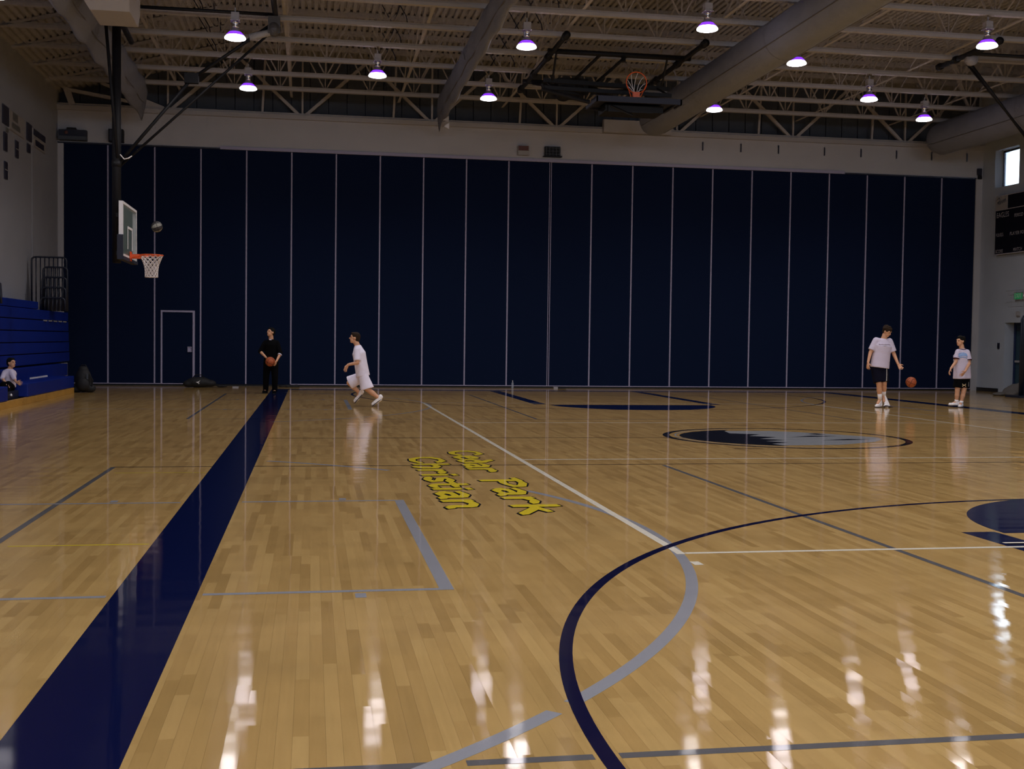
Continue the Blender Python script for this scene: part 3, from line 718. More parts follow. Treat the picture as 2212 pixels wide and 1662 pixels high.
bm = B(); tube(bm, [(MX, YH, 4.90), (MX, YH, 4.78)], 0.100, 16); tube(bm, [(MX, YH, 7.86), (MX, YH, 7.70)], 0.105, 16); done(bm, 'mast_collar', M_BLK, hp, True)
bm = B(); tube(bm, [(-4.10, YH - 0.15, 7.80), (MX + 0.03, YH - 0.10, 4.95)], 0.032, 8); done(bm, 'back_stay', M_BLK, hp, True)
bm = B(); tube(bm, [(-0.80, YH, 7.84), (-2.45, YH, 6.60)], 0.034, 8); tube(bm, [(-2.45, YH, 6.60), (MX + 0.05, YH, 4.86)], 0.034, 8); fb = done(bm, 'folding_brace', M_BLK, hp, True)
bm = B(); box(bm, -2.58, -2.30, YH - 0.06, YH + 0.06, 6.52, 6.72, Matrix.Identity(4)); done(bm, 'knuckle_joint', M_BLK, fb)
bm = B(); tube(bm, [(-0.74, YH + 0.06, 7.78), (MX + 0.05, YH + 0.06, 4.80)], 0.026, 8); done(bm, 'hoist_stay', M_BLK, hp, True)
bm = B(); tube(bm, [(-0.78, 23.35, 8.0), (-0.78, 26.0, 8.0)], 0.055, 10); tube(bm, [(-0.78, YH, 8.0), (-4.1, YH, 8.0)], 0.035, 10); tube(bm, [(-3.88, 23.35, 7.86), (-3.88, 26.4, 7.72)], 0.06, 10)
for y in (23.4, 25.15): tube(bm, [(-0.78, y, 8.0), (-0.78, y, 8.03)], 0.075, 10)
done(bm, 'pivot_frame', M_BLK, hp, True)
bm = B(); ell(bm, (-0.80, YH - 0.02, 7.70), (0.14, 0.13, 0.16)); box(bm, -0.92, -0.68, YH - 0.10, YH + 0.1, 7.60, 7.95); done(bm, 'winch_motor', mat('grey_motor_housing', (0.06, 0.056, 0.055), 0.5), hp, False)
bm = B(); tube(bm, [(-0.78, YH, 7.66), (-1.30, YH - .05, 7.50)], 0.07, 10); done(bm, 'winch_drum', M_GREYSTEEL, hp, True)
bm = B(); tube(bm, [(MX + .08, YH - .08, 5.02), (MX + .16, YH - .08, 4.93), (MX + .24, YH - .08, 4.95), (MX + .30, YH - .05, 5.0)], 0.012, 6); done(bm, 'loose_cable', M_NET, hp)
bm = B()
for z in (3.78, 3.02): box(bm, MX + 0.05, MX + 0.20, YH - 0.40, YH + 0.40, z - 0.04, z + 0.04)
for s in (-1, 1): box(bm, MX + 0.10, MX + 0.16, YH + s * 0.40 - 0.03, YH + s * 0.40 + 0.03, 2.98, 3.82)
done(bm, 'board_bracket', M_BLK, hp)
BM = Matrix.Translation((MX + 0.26, YH, 3.47))
board(hp, BM)
rim_and_net(hp, Matrix.Translation((-3.22, YH, 3.02)))

# ------------------------------------------------------------------ raised middle hoop
rh = tag(empty('basketball_hoop', (0, 0, 0)), 'folded-up basketball hoop hanging in its black frame under the ceiling', 'hoop')
bm = B(); zf = 7.92
for x in (5.32, 8.42):
    tube(bm, [(x, 24.45, zf), (x, 30.3, zf)], 0.055, 10)
    for y in (24.6, 26.55, 28.3, 30.05): tube(bm, [(x, y - 0.09, zf), (x, y + 0.09, zf)], 0.085, 10); box(bm, x - 0.03, x + 0.03, y - 0.04, y + 0.04, zf, zf + 0.10)
for y in (25.95, 29.12): tube(bm, [(5.2, y, zf), (8.55, y, zf)], 0.058, 10)
done(bm, 'ceiling_frame', M_BLK, rh, True)
for x in (6.42, 7.03):
    bm = B(); tube(bm, [(x, 25.95, zf - 0.02), (x - 0.02, 29.12, zf - 0.02)], 0.036, 8); done(bm, 'frame_tie', M_BLK, rh, True)
bm = B(); tube(bm, [(6.95, 25.95, zf), (6.95, 25.9, zf - 0.16)], 0.05, 8); box(bm, 6.0, 6.7, 28.6, 29.2, 7.55, 7.95); ell(bm, (6.2, 28.9, 7.62), (0.22, 0.2, 0.2)); ell(bm, (6.55, 28.7, 7.72), (0.14, 0.16, 0.17)); box(bm, 6.75, 6.82, 28.8, 28.9, 7.6, 8.0); done(bm, 'winch_motor', M_BLK, rh)
bm = B(); tube(bm, [(6.92, 29.0, 7.82), (6.92, 24.85, 6.40)], 0.088, 14); done(bm, 'mast', M_BLK, rh, True)
for a_, b_ in (((5.45, 29.1, 7.88), (6.88, 28.0, 7.5)), ((8.35, 29.1, 7.88), (6.96, 28.0, 7.5))):
    bm = B(); tube(bm, [a_, b_], 0.04, 8); done(bm, 'side_brace', M_BLK, rh, True)
bm = B()
bar(bm, (5.05, 25.6, 7.02), (8.0, 25.6, 6.98), 0.06, 0.08)
tube(bm, [(5.0, 25.6, 6.98), (6.0, 25.2, 6.66)], 0.045, 8); tube(bm, [(5.0, 25.6, 7.10), (5.08, 25.6, 6.94)], 0.04, 8)
bar(bm, (5.2, 26.4, 7.36), (8.2, 26.4, 7.30), 0.07, 0.09)
for x in (5.4, 8.0): tube(bm, [(x, 25.95, zf), (x, 26.4, 7.33)], 0.025, 6)
for x in (5.3, 7.9): tube(bm, [(x, 26.4, 7.30), (x, 25.6, 7.0)], 0.025, 6)
done(bm, 'folding_arm', M_BLK, rh, False)
RBM = Matrix.Translation((6.90, 24.95, 6.62)) @ Matrix(((0, 1, 0, 0), (0, 0, 1, 0), (1, 0, 0, 0), (0, 0, 0, 1)))   # board lies face up
board(rh, RBM, M_BLKPAD, M_BLKPAD)
bm = B(); box(bm, 6.25, 7.55, 24.75, 25.4, 6.40, 6.55); box(bm, 6.30, 7.3, 24.7, 24.8, 6.38, 6.52); tube(bm, [(6.35, 24.7, 6.5), (6.85, 24.72, 6.32)], 0.03, 6); done(bm, 'board_bracket', M_BLK, rh)
rim_and_net(rh, Matrix.Translation((6.93, 24.72, 7.03)) @ Matrix(((0, -1, 0, 0), (0, 0, -1, 0), (1, 0, 0, 0), (0, 0, 0, 1))), net=False)
bm = B()
rn = random.Random(4)
for k in range(9):
    a = 2 * math.pi * k / 9; pts = []
    for j in range(5):
        f = j / 4
        pts.append((6.93 + 0.22 * math.cos(a) * (1 - f) + 0.04 * f * math.cos(a * 2), 24.72 + 0.04 + 0.10 * math.sin(math.pi * f), 7.03 + 0.22 * math.sin(a) * (1 - f) - 0.30 * f * f))
    tube(bm, pts, 0.0075, 5)
done(bm, 'hanging_net', M_NET, rh)

# ------------------------------------------------------------------ right hoop frame, mast mostly out of the picture
gh = tag(empty('basketball_hoop', (0, 0, 0)), 'black ceiling frame and brace of the hoop at the right picture edge', 'hoop')
bm = B(); tube(bm, [(14.62, 23.2, 8.0), (14.62, 25.8, 8.0)], 0.06, 10); tube(bm, [(14.62, YH - .2, 8.0), (17.9, YH - .2, 8.0)], 0.035, 10)
for y in (23.3, 24.0, 25.0, 25.7): tube(bm, [(14.62, y - 0.06, 8.0), (14.62, y + 0.06, 8.0)], 0.085, 10)
tube(bm, [(17.74, 23.35, 7.86), (17.74, 26.4, 7.72)], 0.06, 10)
done(bm, 'pivot_frame', M_BLK, gh, True)
bm = B(); tube(bm, [(14.70, YH, 7.88), (16.18, YH, 6.22)], 0.030, 8); tube(bm, [(16.18, YH, 6.22), (17.70, YH, 4.86)], 0.034, 8); done(bm, 'folding_brace', M_BLK, gh, True)
bm = B(); tube(bm, [(14.72, YH + .1, 7.84), (17.70, YH + .1, 4.80)], 0.026, 8); done(bm, 'hoist_stay', M_BLK, gh, True)
bm = B(); tube(bm, [(17.74, YH, 7.85), (17.74, YH, 2.85)], 0.088, 16); done(bm, 'mast', M_BLK, gh, True)
bm = B(); tube(bm, [(14.72, YH - .14, 7.90), (14.72, YH - 0.02, 7.90)], 0.14, 16); done(bm, 'winch_drum', M_BALLAST, gh, True)
GBM = Matrix.Translation((17.74 - 0.26, YH, 3.47)) @ Matrix.Rotation(math.pi, 4, 'Z')
board(gh, GBM); rim_and_net(gh, Matrix.Translation((17.06, YH, 3.02)) @ Matrix.Rotation(math.pi, 4, 'Z'))

# ------------------------------------------------------------------ bleachers
bl = tag(empty('bleachers', (-6.2, 25, 0)), 'closed bank of blue bleachers with tan base board at the left', 'bleachers'); bl.location = (0, 0, 0)
def bx(name, x0, x1, y0, y1, z0, z1, m, parent, bev=0.012):
    bm = B(); box(bm, x0, x1, y0, y1, z0, z1)
    if bev: bmesh.ops.bevel(bm, geom=list(bm.edges), offset=bev, segments=2, affect='EDGES', profile=0.5)
    return done(bm, name, m, parent)
zr = [0.68, 0.93, 1.19, 1.45, 1.71, 1.955]
for i, (a, b) in enumerate(zip(zr, zr[1:])):
    bx('seat_row', XL + 0.05, -6.20 - 0.008 * i, 14.0, 31.72, a + 0.02, b, M_BLUESEAT, bl)
bx('seat_row', XL + 0.05, -6.28, 14.0, 28.6, 1.97, 2.14, M_BLUESEAT, bl)
bx('seat_row', -6.75, -6.05, 14.0, 30.72, 0.36, 0.66, M_BLUESEAT, bl)
bx('row_core', XL + 0.06, -6.32, 14.1, 31.65, 0.02, 1.95, M_RAILB, bl, 0)
bx('end_plate', XL + 0.08, -6.22, 30.9, 31.60, 0.10, 0.66, M_GREYSTEEL, bl)
bx('seat_row', -6.10, -5.58, 24.50, 29.08, 0.13, 0.405, M_BLUESEAT, bl, 0.02)
bx('seat_row', -6.10, -5.58, 14.0, 22.95, 0.13, 0.405, M_BLUESEAT, bl, 0.02)
bx('aisle_step', -6.12, -5.75, 22.97, 24.48, 0.10, 0.27, M_RAILB, bl)
bx('base_board', -5.64, -5.56, 14.0, 28.98, 0.0, 0.128, M_TAN, bl, 0.004)
bx('base_board', -6.2, -5.64, 28.90, 28.98, 0.0, 0.128, M_TAN, bl, 0.004)
bx('row_label_strip', -6.045, -6.035, 26.7, 28.4, 0.405, 0.44, M_WHITE, bl, 0)
for k in range(5):
    bm = B(); box(bm, -6.24, -6.19, 28.9 + 0.55 * k, 29.1 + 0.55 * k, 1.695, 1.725); done(bm, 'gap_spacer', M_GREYSTEEL, bl)
# guard rails parked on top
def guard(name, x0, x1, y, z0, z1, nb, label, cross=()):
    o = tag(empty(name, (x0, y, z0)), label, 'railing', 'blue guard rails parked on the bleachers'); r = 0.022; c = 0.09
    w, h = x1 - x0, z1 - z0
    pts = [(0, 0, 0), (0, 0, h - c)] + [(c - c * math.cos(t), 0, h - c + c * math.sin(t)) for t in (0.4, 0.8, 1.2)] + [(c, 0, h), (w - c, 0, h)] + [(w - c + c * math.sin(t), 0, h - c + c * math.cos(t)) for t in (0.4, 0.8, 1.2)] + [(w, 0, h - c), (w, 0, 0)]
    bm = B(); tube(bm, pts, r, 8); done(bm, 'outer_tube', M_RAILB, o, True)
    for k in range(1, nb): 
        x = w * k / nb
        bm = B(); tube(bm, [(x, 0, 0.0), (x, 0, h)], 0.014, 6); done(bm, 'baluster', M_RAILB, o, True)
    for z in cross:
        bm = B(); tube(bm, [(0, 0, z - z0), (w, 0, z - z0)], 0.016, 6); done(bm, 'cross_tube', M_RAILB, o, True)
    return o
guard('guard_rail', -6.74, -5.93, 30.0, 1.955, 3.27, 8, 'tallest blue guard rail on the bleacher end by the partition')
for k, z in enumerate((3.02, 2.77, 2.52, 2.27)):
    guard('guard_rail', -6.44, -5.88, 29.85 - 0.10 * k, 1.955, z, 6, ('tallest', 'second tallest', 'third tallest', 'lowest')[k] + ' of the four nested low guard rails on the bleacher end')
o = tag(empty('guard_rail', (-6.3, 24.1, 2.142)), 'single bent blue rail end on the bleachers at the left edge', 'railing', 'blue guard rails parked on the bleachers')
bm = B(); tube(bm, [(-0.35, -0.6, 0), (-0.35, -0.6, 0.26), (-0.25, -0.5, 0.32), (-0.05, -0.3, 0.34), (0.2, 0.05, 0.29), (0.27, 0.12, 0.22), (0.28, 0.13, 0.0), (0.28, 0.13, -0.16)], 0.028, 8); done(bm, 'outer_tube', M_RAILB, o, True)

# ------------------------------------------------------------------ plaques on the left wall
def plaque(y0, y1, z0, z1, m, label, stripes=(), m2=None):
    o = tag(empty('wall_plaque', (XL, (y0 + y1) / 2, (z0 + z1) / 2)), label, 'plaque', 'plaques on the left wall')
    hy, hz = (y1 - y0) / 2, (z1 - z0) / 2
    bm = B(); box(bm, 0.0, 0.03, -hy, hy, -hz, hz); done(bm, 'board', m, o)
    for a, b, c, d in stripes:
        bm = B(); box(bm, 0.03, 0.034, -hy + 2 * hy * a, -hy + 2 * hy * b, -hz + 2 * hz * c, -hz + 2 * hz * d); done(bm, 'printed_panel', m2 or M_BOARDDK, o)
plaque(27.72, 28.24, 6.10, 6.52, M_BOARDDK, 'dark square plaque nearest the camera in the top row on left wall')
plaque(28.28, 29.66, 6.06, 6.52, M_BOARDLT, 'first pale wide plaque with two faded prints in the top row', ((0.2, 0.55, 0.55, 0.95), (0.15, 0.7, 0.15, 0.42)), M_PLAQ2)
plaque(29.96, 30.44, 6.10, 6.52, M_BOARDDK, 'dark square plaque between the two wide pale plaques')
plaque(30.58, 31.92, 6.05, 6.49, M_BOARDLT, 'second pale wide plaque with two dark bands nearest the partition', ((0.0, 0.98, 0.62, 0.98), (0.15, 0.85, 0.1, 0.42)), M_BOARDDK)
plaque(27.82, 28.10, 5.51, 5.92, M_BOARDDK, 'narrow dark plaque under the first square one')
plaque(28.86, 29.12, 5.51, 5.90, M_BOARDDK, 'narrow dark split plaque under the first wide pale plaque', ((0, 1, 0.48, 0.53),), M_BOARDLT)
plaque(30.0, 30.29, 5.81, 6.02, M_BOARDDK, 'short dark plaque right under the second dark square')
plaque(27.87, 28.11, 4.88, 5.27, M_BOARDDK, 'lowest narrow dark plaque on the left wall', ((0, 1, 0.5, 0.55),), M_BOARDLT)
plaque(28.0, 28.2, 5.96, 6.05, M_PLAQ2, 'tiny grey label plate below the first dark square')

# ------------------------------------------------------------------ equipment on the header
def sub(name, bmf, m, parent):
    bm = B(); bmf(bm); return done(bm, name, m, parent)
o = tag(empty('wall_shelf', (-6.43, YF - 0.03, 6.66)), 'dark equipment shelf in the upper left corner above the partition', 'shelf')
sub('shelf_board', lambda b: (box(b, -0.36, 0.36, -0.28, 0, 0, 0.10)), M_SIDING, o)
sub('equipment_box', lambda b: (box(b, -0.36, 0.36, -0.22, -0.02, 0.10, 0.28)), M_BLKPAD, o)
sub('round_dial', lambda b: ell(b, (-0.16, -0.22, 0.20), (0.05, 0.02, 0.05)), M_REDBROWN, o)
sub('small_case', lambda b: box(b, -0.15, 0.08, -0.2, -0.02, 0.28, 0.34), M_BLK, o)
o = tag(empty('wall_speaker', (-5.30, YF - 0.03, 6.66)), 'black wall loudspeaker behind the left hoop mast', 'speaker')
sub('cabinet', lambda b: box(b, -0.19, 0.19, -0.25, 0, 0, 0.34), M_BLK, o)
sub('grille', lambda b: box(b, -0.16, 0.16, -0.265, -0.25, 0.03, 0.31), M_BLKPAD, o)
o = tag(empty('control_box', (6.01, YF - 0.03, 6.76)), 'small two-tone box above the partition, left of the dark grille', 'box')
sub('case', lambda b: box(b, -0.16, 0.16, -0.14, 0, 0, 0.27), M_GREYSTEEL, o)
sub('dark_front', lambda b: box(b, -0.15, 0.15, -0.15, -0.14, 0.13, 0.265), M_REDBROWN, o)
o = tag(empty('shot_clock', (6.88, YF - 0.03, 6.74)), 'dark caged timer with grid front above the double seam', 'timer')
sub('case', lambda b: (box(b, -0.23, 0.23, -0.12, 0, 0.03, 0.30), box(b, -0.27, 0.27, -0.18, 0, 0, 0.03)), M_BLK, o)
for k in range(5): sub('guard_bar', lambda b: box(b, -0.2 + 0.1 * k - 0.008, -0.2 + 0.1 * k + 0.008, -0.15, -0.12, 0.03, 0.30), M_SIDING, o)
for k in range(3): sub('guard_bar', lambda b: box(b, -0.23, 0.23, -0.158, -0.15, 0.07 + 0.09 * k, 0.082 + 0.09 * k), M_SIDING, o)
o = tag(empty('motor_box', (20.47, YF - 0.03, 6.60)), 'small dark motor box at the top right corner of the partition', 'box')
sub('case', lambda b: box(b, -0.06, 0.06, -0.10, 0, 0.12, 0.32), M_BLKPAD, o); sub('bracket', lambda b: (box(b, -0.03, 0.08, -0.08, 0, 0.0, 0.11)), M_BLK, o)

# ------------------------------------------------------------------ right wall equipment
def text_mesh(s, size, depth=0.0):
    cu = bpy.data.curves.new('t', 'FONT'); cu.body = s; cu.size = size; cu.extrude = depth; cu.resolution_u = 3
    t = bpy.data.objects.new('t', cu); COL.objects.link(t)
    me = bpy.data.meshes.new_from_object(t.evaluated_get(bpy.context.evaluated_depsgraph_get()))
    bpy.data.objects.remove(t); bpy.data.curves.remove(cu)
    return me
def wall_text(s, y, z, w, h, m, parent, base):
    me = text_mesh(s, 1.0, 0.0); xs = [v.co.x for v in me.vertices]; ys = [v.co.y for v in me.vertices]
    sx, sy = w / (max(xs) - min(xs)), h / (max(ys) - min(ys)); mx, my = min(xs), min(ys)
    for v in me.vertices: v.co = Vector((-0.004, -(v.co.x - mx) * sx, (v.co.y - my) * sy))
    o = link('lettering', me, m, parent); o.location = (base[0], y - base[1], z - base[2]); return o
sb = tag(empty('scoreboard', (XR - 0.12, 31.5, 5.06)), 'black scoreboard with EAGLES lettering on the right wall', 'scoreboard')
bs = Vector((XR - 0.12, 31.5, 5.06))
sub('cabinet', lambda b: box(b, 0.0, 0.12, -1.35, 1.07, -0.87, 0.88), M_SCORE, sb)
sub('frame_trim', lambda b: (box(b, -0.012, 0.02, -1.35, 1.07, -0.89, -0.865), box(b, -0.012, 0.02, -1.35, 1.07, 0.445, 0.465), box(b, -0.012, 0.02, -1.35, 1.07, 0.87, 0.89)), M_TXT, sb)
sp = sub('sponsor_panel', lambda b: box(b, -0.006, 0.0, 0.46, 1.065, 0.468, 0.868), M_BOARDLT, sb)
bm = B()
pts = [(-0.01, 0.95 - 0.0045 * t, 0.66 + 0.05 * math.sin(t * 0.33) + 0.0008 * t) for t in range(90)]
tube(bm, pts, 0.008, 5); tube(bm, [(-0.01, 0.98, 0.78), (-0.01, 0.90, 0.83), (-0.01, 0.84, 0.78), (-0.01, 0.93, 0.66), (-0.01, 0.99, 0.70)], 0.009, 5); done(bm, 'script_mark', M_SIDING, sp)
for s, y, z, w, h in (('EAGLES', 32.50, 5.29, 0.62, 0.15), ('PERIOD', 31.60, 5.235, 0.43, 0.10), ('FOULS', 32.52, 4.72, 0.38, 0.10), ('PLAYER FOULS', 31.80, 4.71, 0.93, 0.10), ('SCORE', 32.52, 4.225, 0.38, 0.10), ('MATCH', 31.61, 4.225, 0.43, 0.10)):
    wall_text(s, y, z, w, h, M_TXT, sb, (bs.x + 0.12, bs.y, bs.z)).location.x = -0.001
ex = tag(empty('exit_sign', (XR - 0.02, 31.43, 2.89)), 'green lit exit sign in a wire cage above the blue door', 'sign')
sub('housing', lambda b: box(b, -0.05, 0.0, -0.28, 0.16, -0.11, 0.11), M_BOARDLT, ex)
sub('green_face', lambda b: box(b, -0.056, -0.05, -0.26, 0.14, -0.09, 0.09), M_GREEN, ex)
t = wall_text('EXIT', 31.53, 2.84, 0.32, 0.12, M_WHITE, ex, (0, 31.43, 2.89)); t.location.x = -0.056
bm = B()
for z in (-0.17, 0.17): tube(bm, [(0.0, 0.50, z), (-0.12, 0.45, z), (-0.12, -0.45, z), (0.0, -0.5, z)], 0.008, 5)
for y in (-0.3, 0.0, 0.3): tube(bm, [(-0.12, y, -0.17), (-0.12, y, 0.17)], 0.005, 4)
done(bm, 'wire_cage', M_BALLAST, ex)
bm = B(); ell(bm, (-0.06, -0.36, 0.0), (0.03, 0.03, 0.04)); done(bm, 'lamp_head', M_SHOEW, ex, True)
o = tag(empty('wall_switch', (XR, 33.52, 1.42)), 'small black switch plate on the right wall beside the door recess', 'switch'); o.location = (XR, 32.40, 1.41)
sub('plate', lambda b: box(b, -0.02, 0, -0.05, 0.05, -0.09, 0.09), M_BLKPAD, o); sub('toggle', lambda b: box(b, -0.035, -0.02, -0.012, 0.012, -0.025, 0.025), M_BLK, o)
o = tag(empty('wall_bell', (XR, 31.43, 2.37)), 'small grey box on the wall between exit sign and door', 'box')
sub('case', lambda b: box(b, -0.05, 0, -0.08, 0.08, -0.07, 0.07), M_GREYSTEEL, o); sub('cover', lambda b: box(b, -0.06, -0.05, -0.06, 0.06, -0.05, 0.05), M_BALLAST, o)
# dark rail cart at the right picture edge
o = tag(empty('rail_cart', (19.35, 28.9, 0)), 'dark blue upright rails of a cart at the right picture edge', 'cart')
for k in range(3):
    x = -0.30 + 0.12 * k
    bm = B(); tube(bm, [(x, 0.1 * k, 0.06), (x, 0.1 * k, 2.12), (x + 0.04, 0.1 * k, 2.22), (x + 0.14, 0.1 * k, 2.26), (x + 0.8, 0.1 * k, 2.26), (x + 0.9, 0.1 * k, 2.16), (x + 0.9, 0.1 * k, 0.06)], 0.024, 8); done(bm, 'bent_rail', M_RAILB, o, True)
sub('base', lambda b: box(b, -0.4, 1.0, -0.2, 0.5, 0.0, 0.06), M_RAILB, o)

# grey heap on the floor by the door
def blob_mesh(fill, voxel, smooth=4, name='blob'):
    bm = B(); fill(bm); me = bpy.data.meshes.new('tmp'); bm.to_mesh(me); bm.free()
    t = bpy.data.objects.new('tmp', me); COL.objects.link(t)
    r = t.modifiers.new('r', 'REMESH'); r.mode = 'VOXEL'; r.voxel_size = voxel; r.use_smooth_shade = True
    if smooth:
        s = t.modifiers.new('s', 'SMOOTH'); s.iterations = smooth; s.factor = 0.5
    out = bpy.data.meshes.new_from_object(t.evaluated_get(bpy.context.evaluated_depsgraph_get()))
    bpy.data.objects.remove(t); bpy.data.meshes.remove(me); out.name = name
    return out
def f_tarp(b):
    rn = random.Random(2)
    for i in range(16):
        x = -0.30 + 1.1 * i / 15; h = 0.30 * math.exp(-((x - 0.25) / 0.33) ** 2) + 0.06
        ell(b, (x, rn.uniform(-0.15, 0.25), h * 0.45), (0.13, 0.22, h * 0.62), seg=10, rings=8)
me = blob_mesh(f_tarp, 0.03, 3, 'tarp_heap')
for v in me.vertices: v.co.z = max(v.co.z, 0.002)
tag(link('tarp_heap', me, M_TARP, None, (19.52, 29.95, 0)), 'grey crumpled heap on the floor before the blue door', 'heap')

# ------------------------------------------------------------------ small things along the partition
def f_pack(b):
    ell(b, (0, 0, 0.30), (0.20, 0.15, 0.30)); ell(b, (0.02, -0.14, 0.20), (0.15, 0.08, 0.16)); ell(b, (0, 0.0, 0.56), (0.12, 0.10, 0.08)); ell(b, (0.16, -0.02, 0.10), (0.14, 0.12, 0.11)); ell(b, (-0.16, -0.02, 0.08), (0.12, 0.12, 0.09))
o = tag(empty('backpack', (-5.42, 29.35, 0)), 'black backpack on the floor at the end of the bleachers', 'bag')
me = blob_mesh(f_pack, 0.025, 3, 'pack')
for v in me.vertices: v.co.z = max(v.co.z, 0.002)
link('pack', me, M_BAG, o)
bm = B(); tube(bm, [(-0.08, 0, 0.58), (-0.04, 0, 0.66), (0.05, 0, 0.66), (0.09, 0, 0.58)], 0.014, 6); tube(bm, [(0.15, -0.10, 0.45), (0.24, -0.12, 0.3), (0.2, -0.10, 0.1)], 0.016, 6); done(bm, 'strap', M_BLK, o)
sub('grey_buckle', lambda b: box(b, 0.10, 0.14, -0.17, -0.14, 0.32, 0.46), M_SIDING, o)
def f_duffel(b):
    ell(b, (0, 0, 0.14), (0.34, 0.17, 0.15)); ell(b, (0.30, 0, 0.11), (0.17, 0.13, 0.10)); ell(b, (-0.26, 0, 0.10), (0.16, 0.13, 0.10)); ell(b, (0.62, -0.05, 0.04), (0.16, 0.08, 0.035))
o = tag(empty('duffel_bag', (-3.02, 32.55, 0)), 'black duffel bag with white mark on the floor before the pass door', 'bag')
me = blob_mesh(f_duffel, 0.025, 3, 'bag_body')
for v in me.vertices: v.co.z = max(v.co.z, 0.002)
link('bag_body', me, M_BAG, o)
sub('white_mark', lambda b: (poly(b, ((-0.06, -0.182, 0.15), (0.0, -0.182, 0.12), (0.06, -0.182, 0.20), (0.0, -0.182, 0.16))), poly(b, ((0.0, -0.182, 0.10), (0.03, -0.182, 0.10), (0.03, -0.182, 0.14)))), M_WHITE, o)
sub('handle_loop', lambda b: tube(b, [(-0.15, 0, 0.26), (-0.08, -0.05, 0.34), (0.08, -0.05, 0.34), (0.15, 0, 0.26)], 0.014, 6), M_BLK, o)
o = tag(empty('folded_cloth', (-2.05, 32.5, 0)), 'small pale folded cloth on the floor beside the duffel bag', 'cloth'); sub('cloth_fold', lambda b: box(b, -0.07, 0.09, -0.05, 0.06, 0, 0.03), M_BALLAST, o)
o = tag(empty('water_bottle', (5.72, 33.05, 0)), 'clear water bottle standing on the floor by the partition', 'bottle')
bm = B(); lathe(bm, [(0.028, 0), (0.034, 0.01), (0.034, 0.06), (0.030, 0.08), (0.034, 0.10), (0.034, 0.15), (0.014, 0.19), (0.014, 0.205)], 16); done(bm, 'bottle_body', M_BOTTLE, o, True)
bm = B(); lathe(bm, [(0.016, 0.205), (0.016, 0.225)], 12); done(bm, 'cap', M_SHOEW, o)
o = tag(empty('small_case', (7.08, 33.2, 0)), 'small grey and black case on the floor right of the double seam', 'case')
sub('case_body', lambda b: box(b, -0.12, 0.0, -0.05, 0.05, 0, 0.045), M_BALLAST, o); sub('case_lid', lambda b: box(b, 0.0, 0.24, -0.05, 0.07, 0.0, 0.05), M_BLK, o)
def f_rag(b):
    for i in range(6): ell(b, (-0.2 + 0.08 * i, 0.02 * (i % 2), 0.02), (0.10, 0.09, 0.035 + 0.01 * (i % 3)), seg=10, rings=8)
me = blob_mesh(f_rag, 0.02, 2, 'dark_garment')
for v in me.vertices: v.co.z = max(v.co.z, 0.002)
tag(link('dark_garment', me, M_BAG, None, (-0.62, 33.1, 0)), 'dark crumpled garment on the floor behind the man in black', 'garment')

# ------------------------------------------------------------------ balls
def ball(name, c, r, m, label, pale=False, rot=(0.4, 0.3, 0.2)):
    o = tag(empty(name, c), label, 'ball')
    o.rotation_euler = rot
    if pale:
        for k in range(8):
            bm = B(); n = 6; lv = 12; V = []
            for j in range(lv + 1):
                th = math.pi * j / lv; V.append([bm.verts.new((r * math.sin(th) * math.cos(2 * math.pi * (k + i / n) / 8), r * math.sin(th) * math.sin(2 * math.pi * (k + i / n) / 8), r * math.cos(th))) for i in range(n + 1)])
            for j in range(lv):
                for i in range(n): bm.faces.new((V[j][i], V[j + 1][i], V[j + 1][i + 1], V[j][i + 1]))
            bmesh.ops.remove_doubles(bm, verts=bm.verts, dist=1e-5)
            done(bm, 'leather_panel', M_BALLP if k % 2 else M_BALLD, o, True)
    else:
        bm = B(); ell(bm, (0, 0, 0), (r, r, r), seg=32, rings=20); done(bm, 'leather_shell', m, o, True)
    bm = B(); n = 40; e = 0.002
    T = [2 * math.pi * i / n for i in range(n)]
    tube(bm, [((r + e) * math.cos(t), (r + e) * math.sin(t), 0) for t in T], 0.003, 4, closed=True)
    tube(bm, [((r + e) * math.cos(t), 0, (r + e) * math.sin(t)) for t in T], 0.003, 4, closed=True)
    for s in (-1, 1):
        pts = []
        for t in T:
            y = s * (0.62 + 0.18 * math.cos(2 * t)); q = math.sqrt(max(0, 1 - y * y)); pts.append(((r + e) * q * math.cos(t), (r + e) * y, (r + e) * q * math.sin(t)))
        tube(bm, pts, 0.003, 4, closed=True)
    done(bm, 'seam', M_BLK, o)
    return o
ball('basketball', (-3.23, 25.5, 3.68), 0.115, None, 'pale and dark panelled ball in mid-air beside the lowered hoop', True, (0.3, 1.2, 0.5))
ball('basketball', (14.0 * 0.96, 25.5 * 0.96 + 0.02, 0.555), 0.12, M_BALLO, 'orange basketball bouncing in the air between the two players at right')

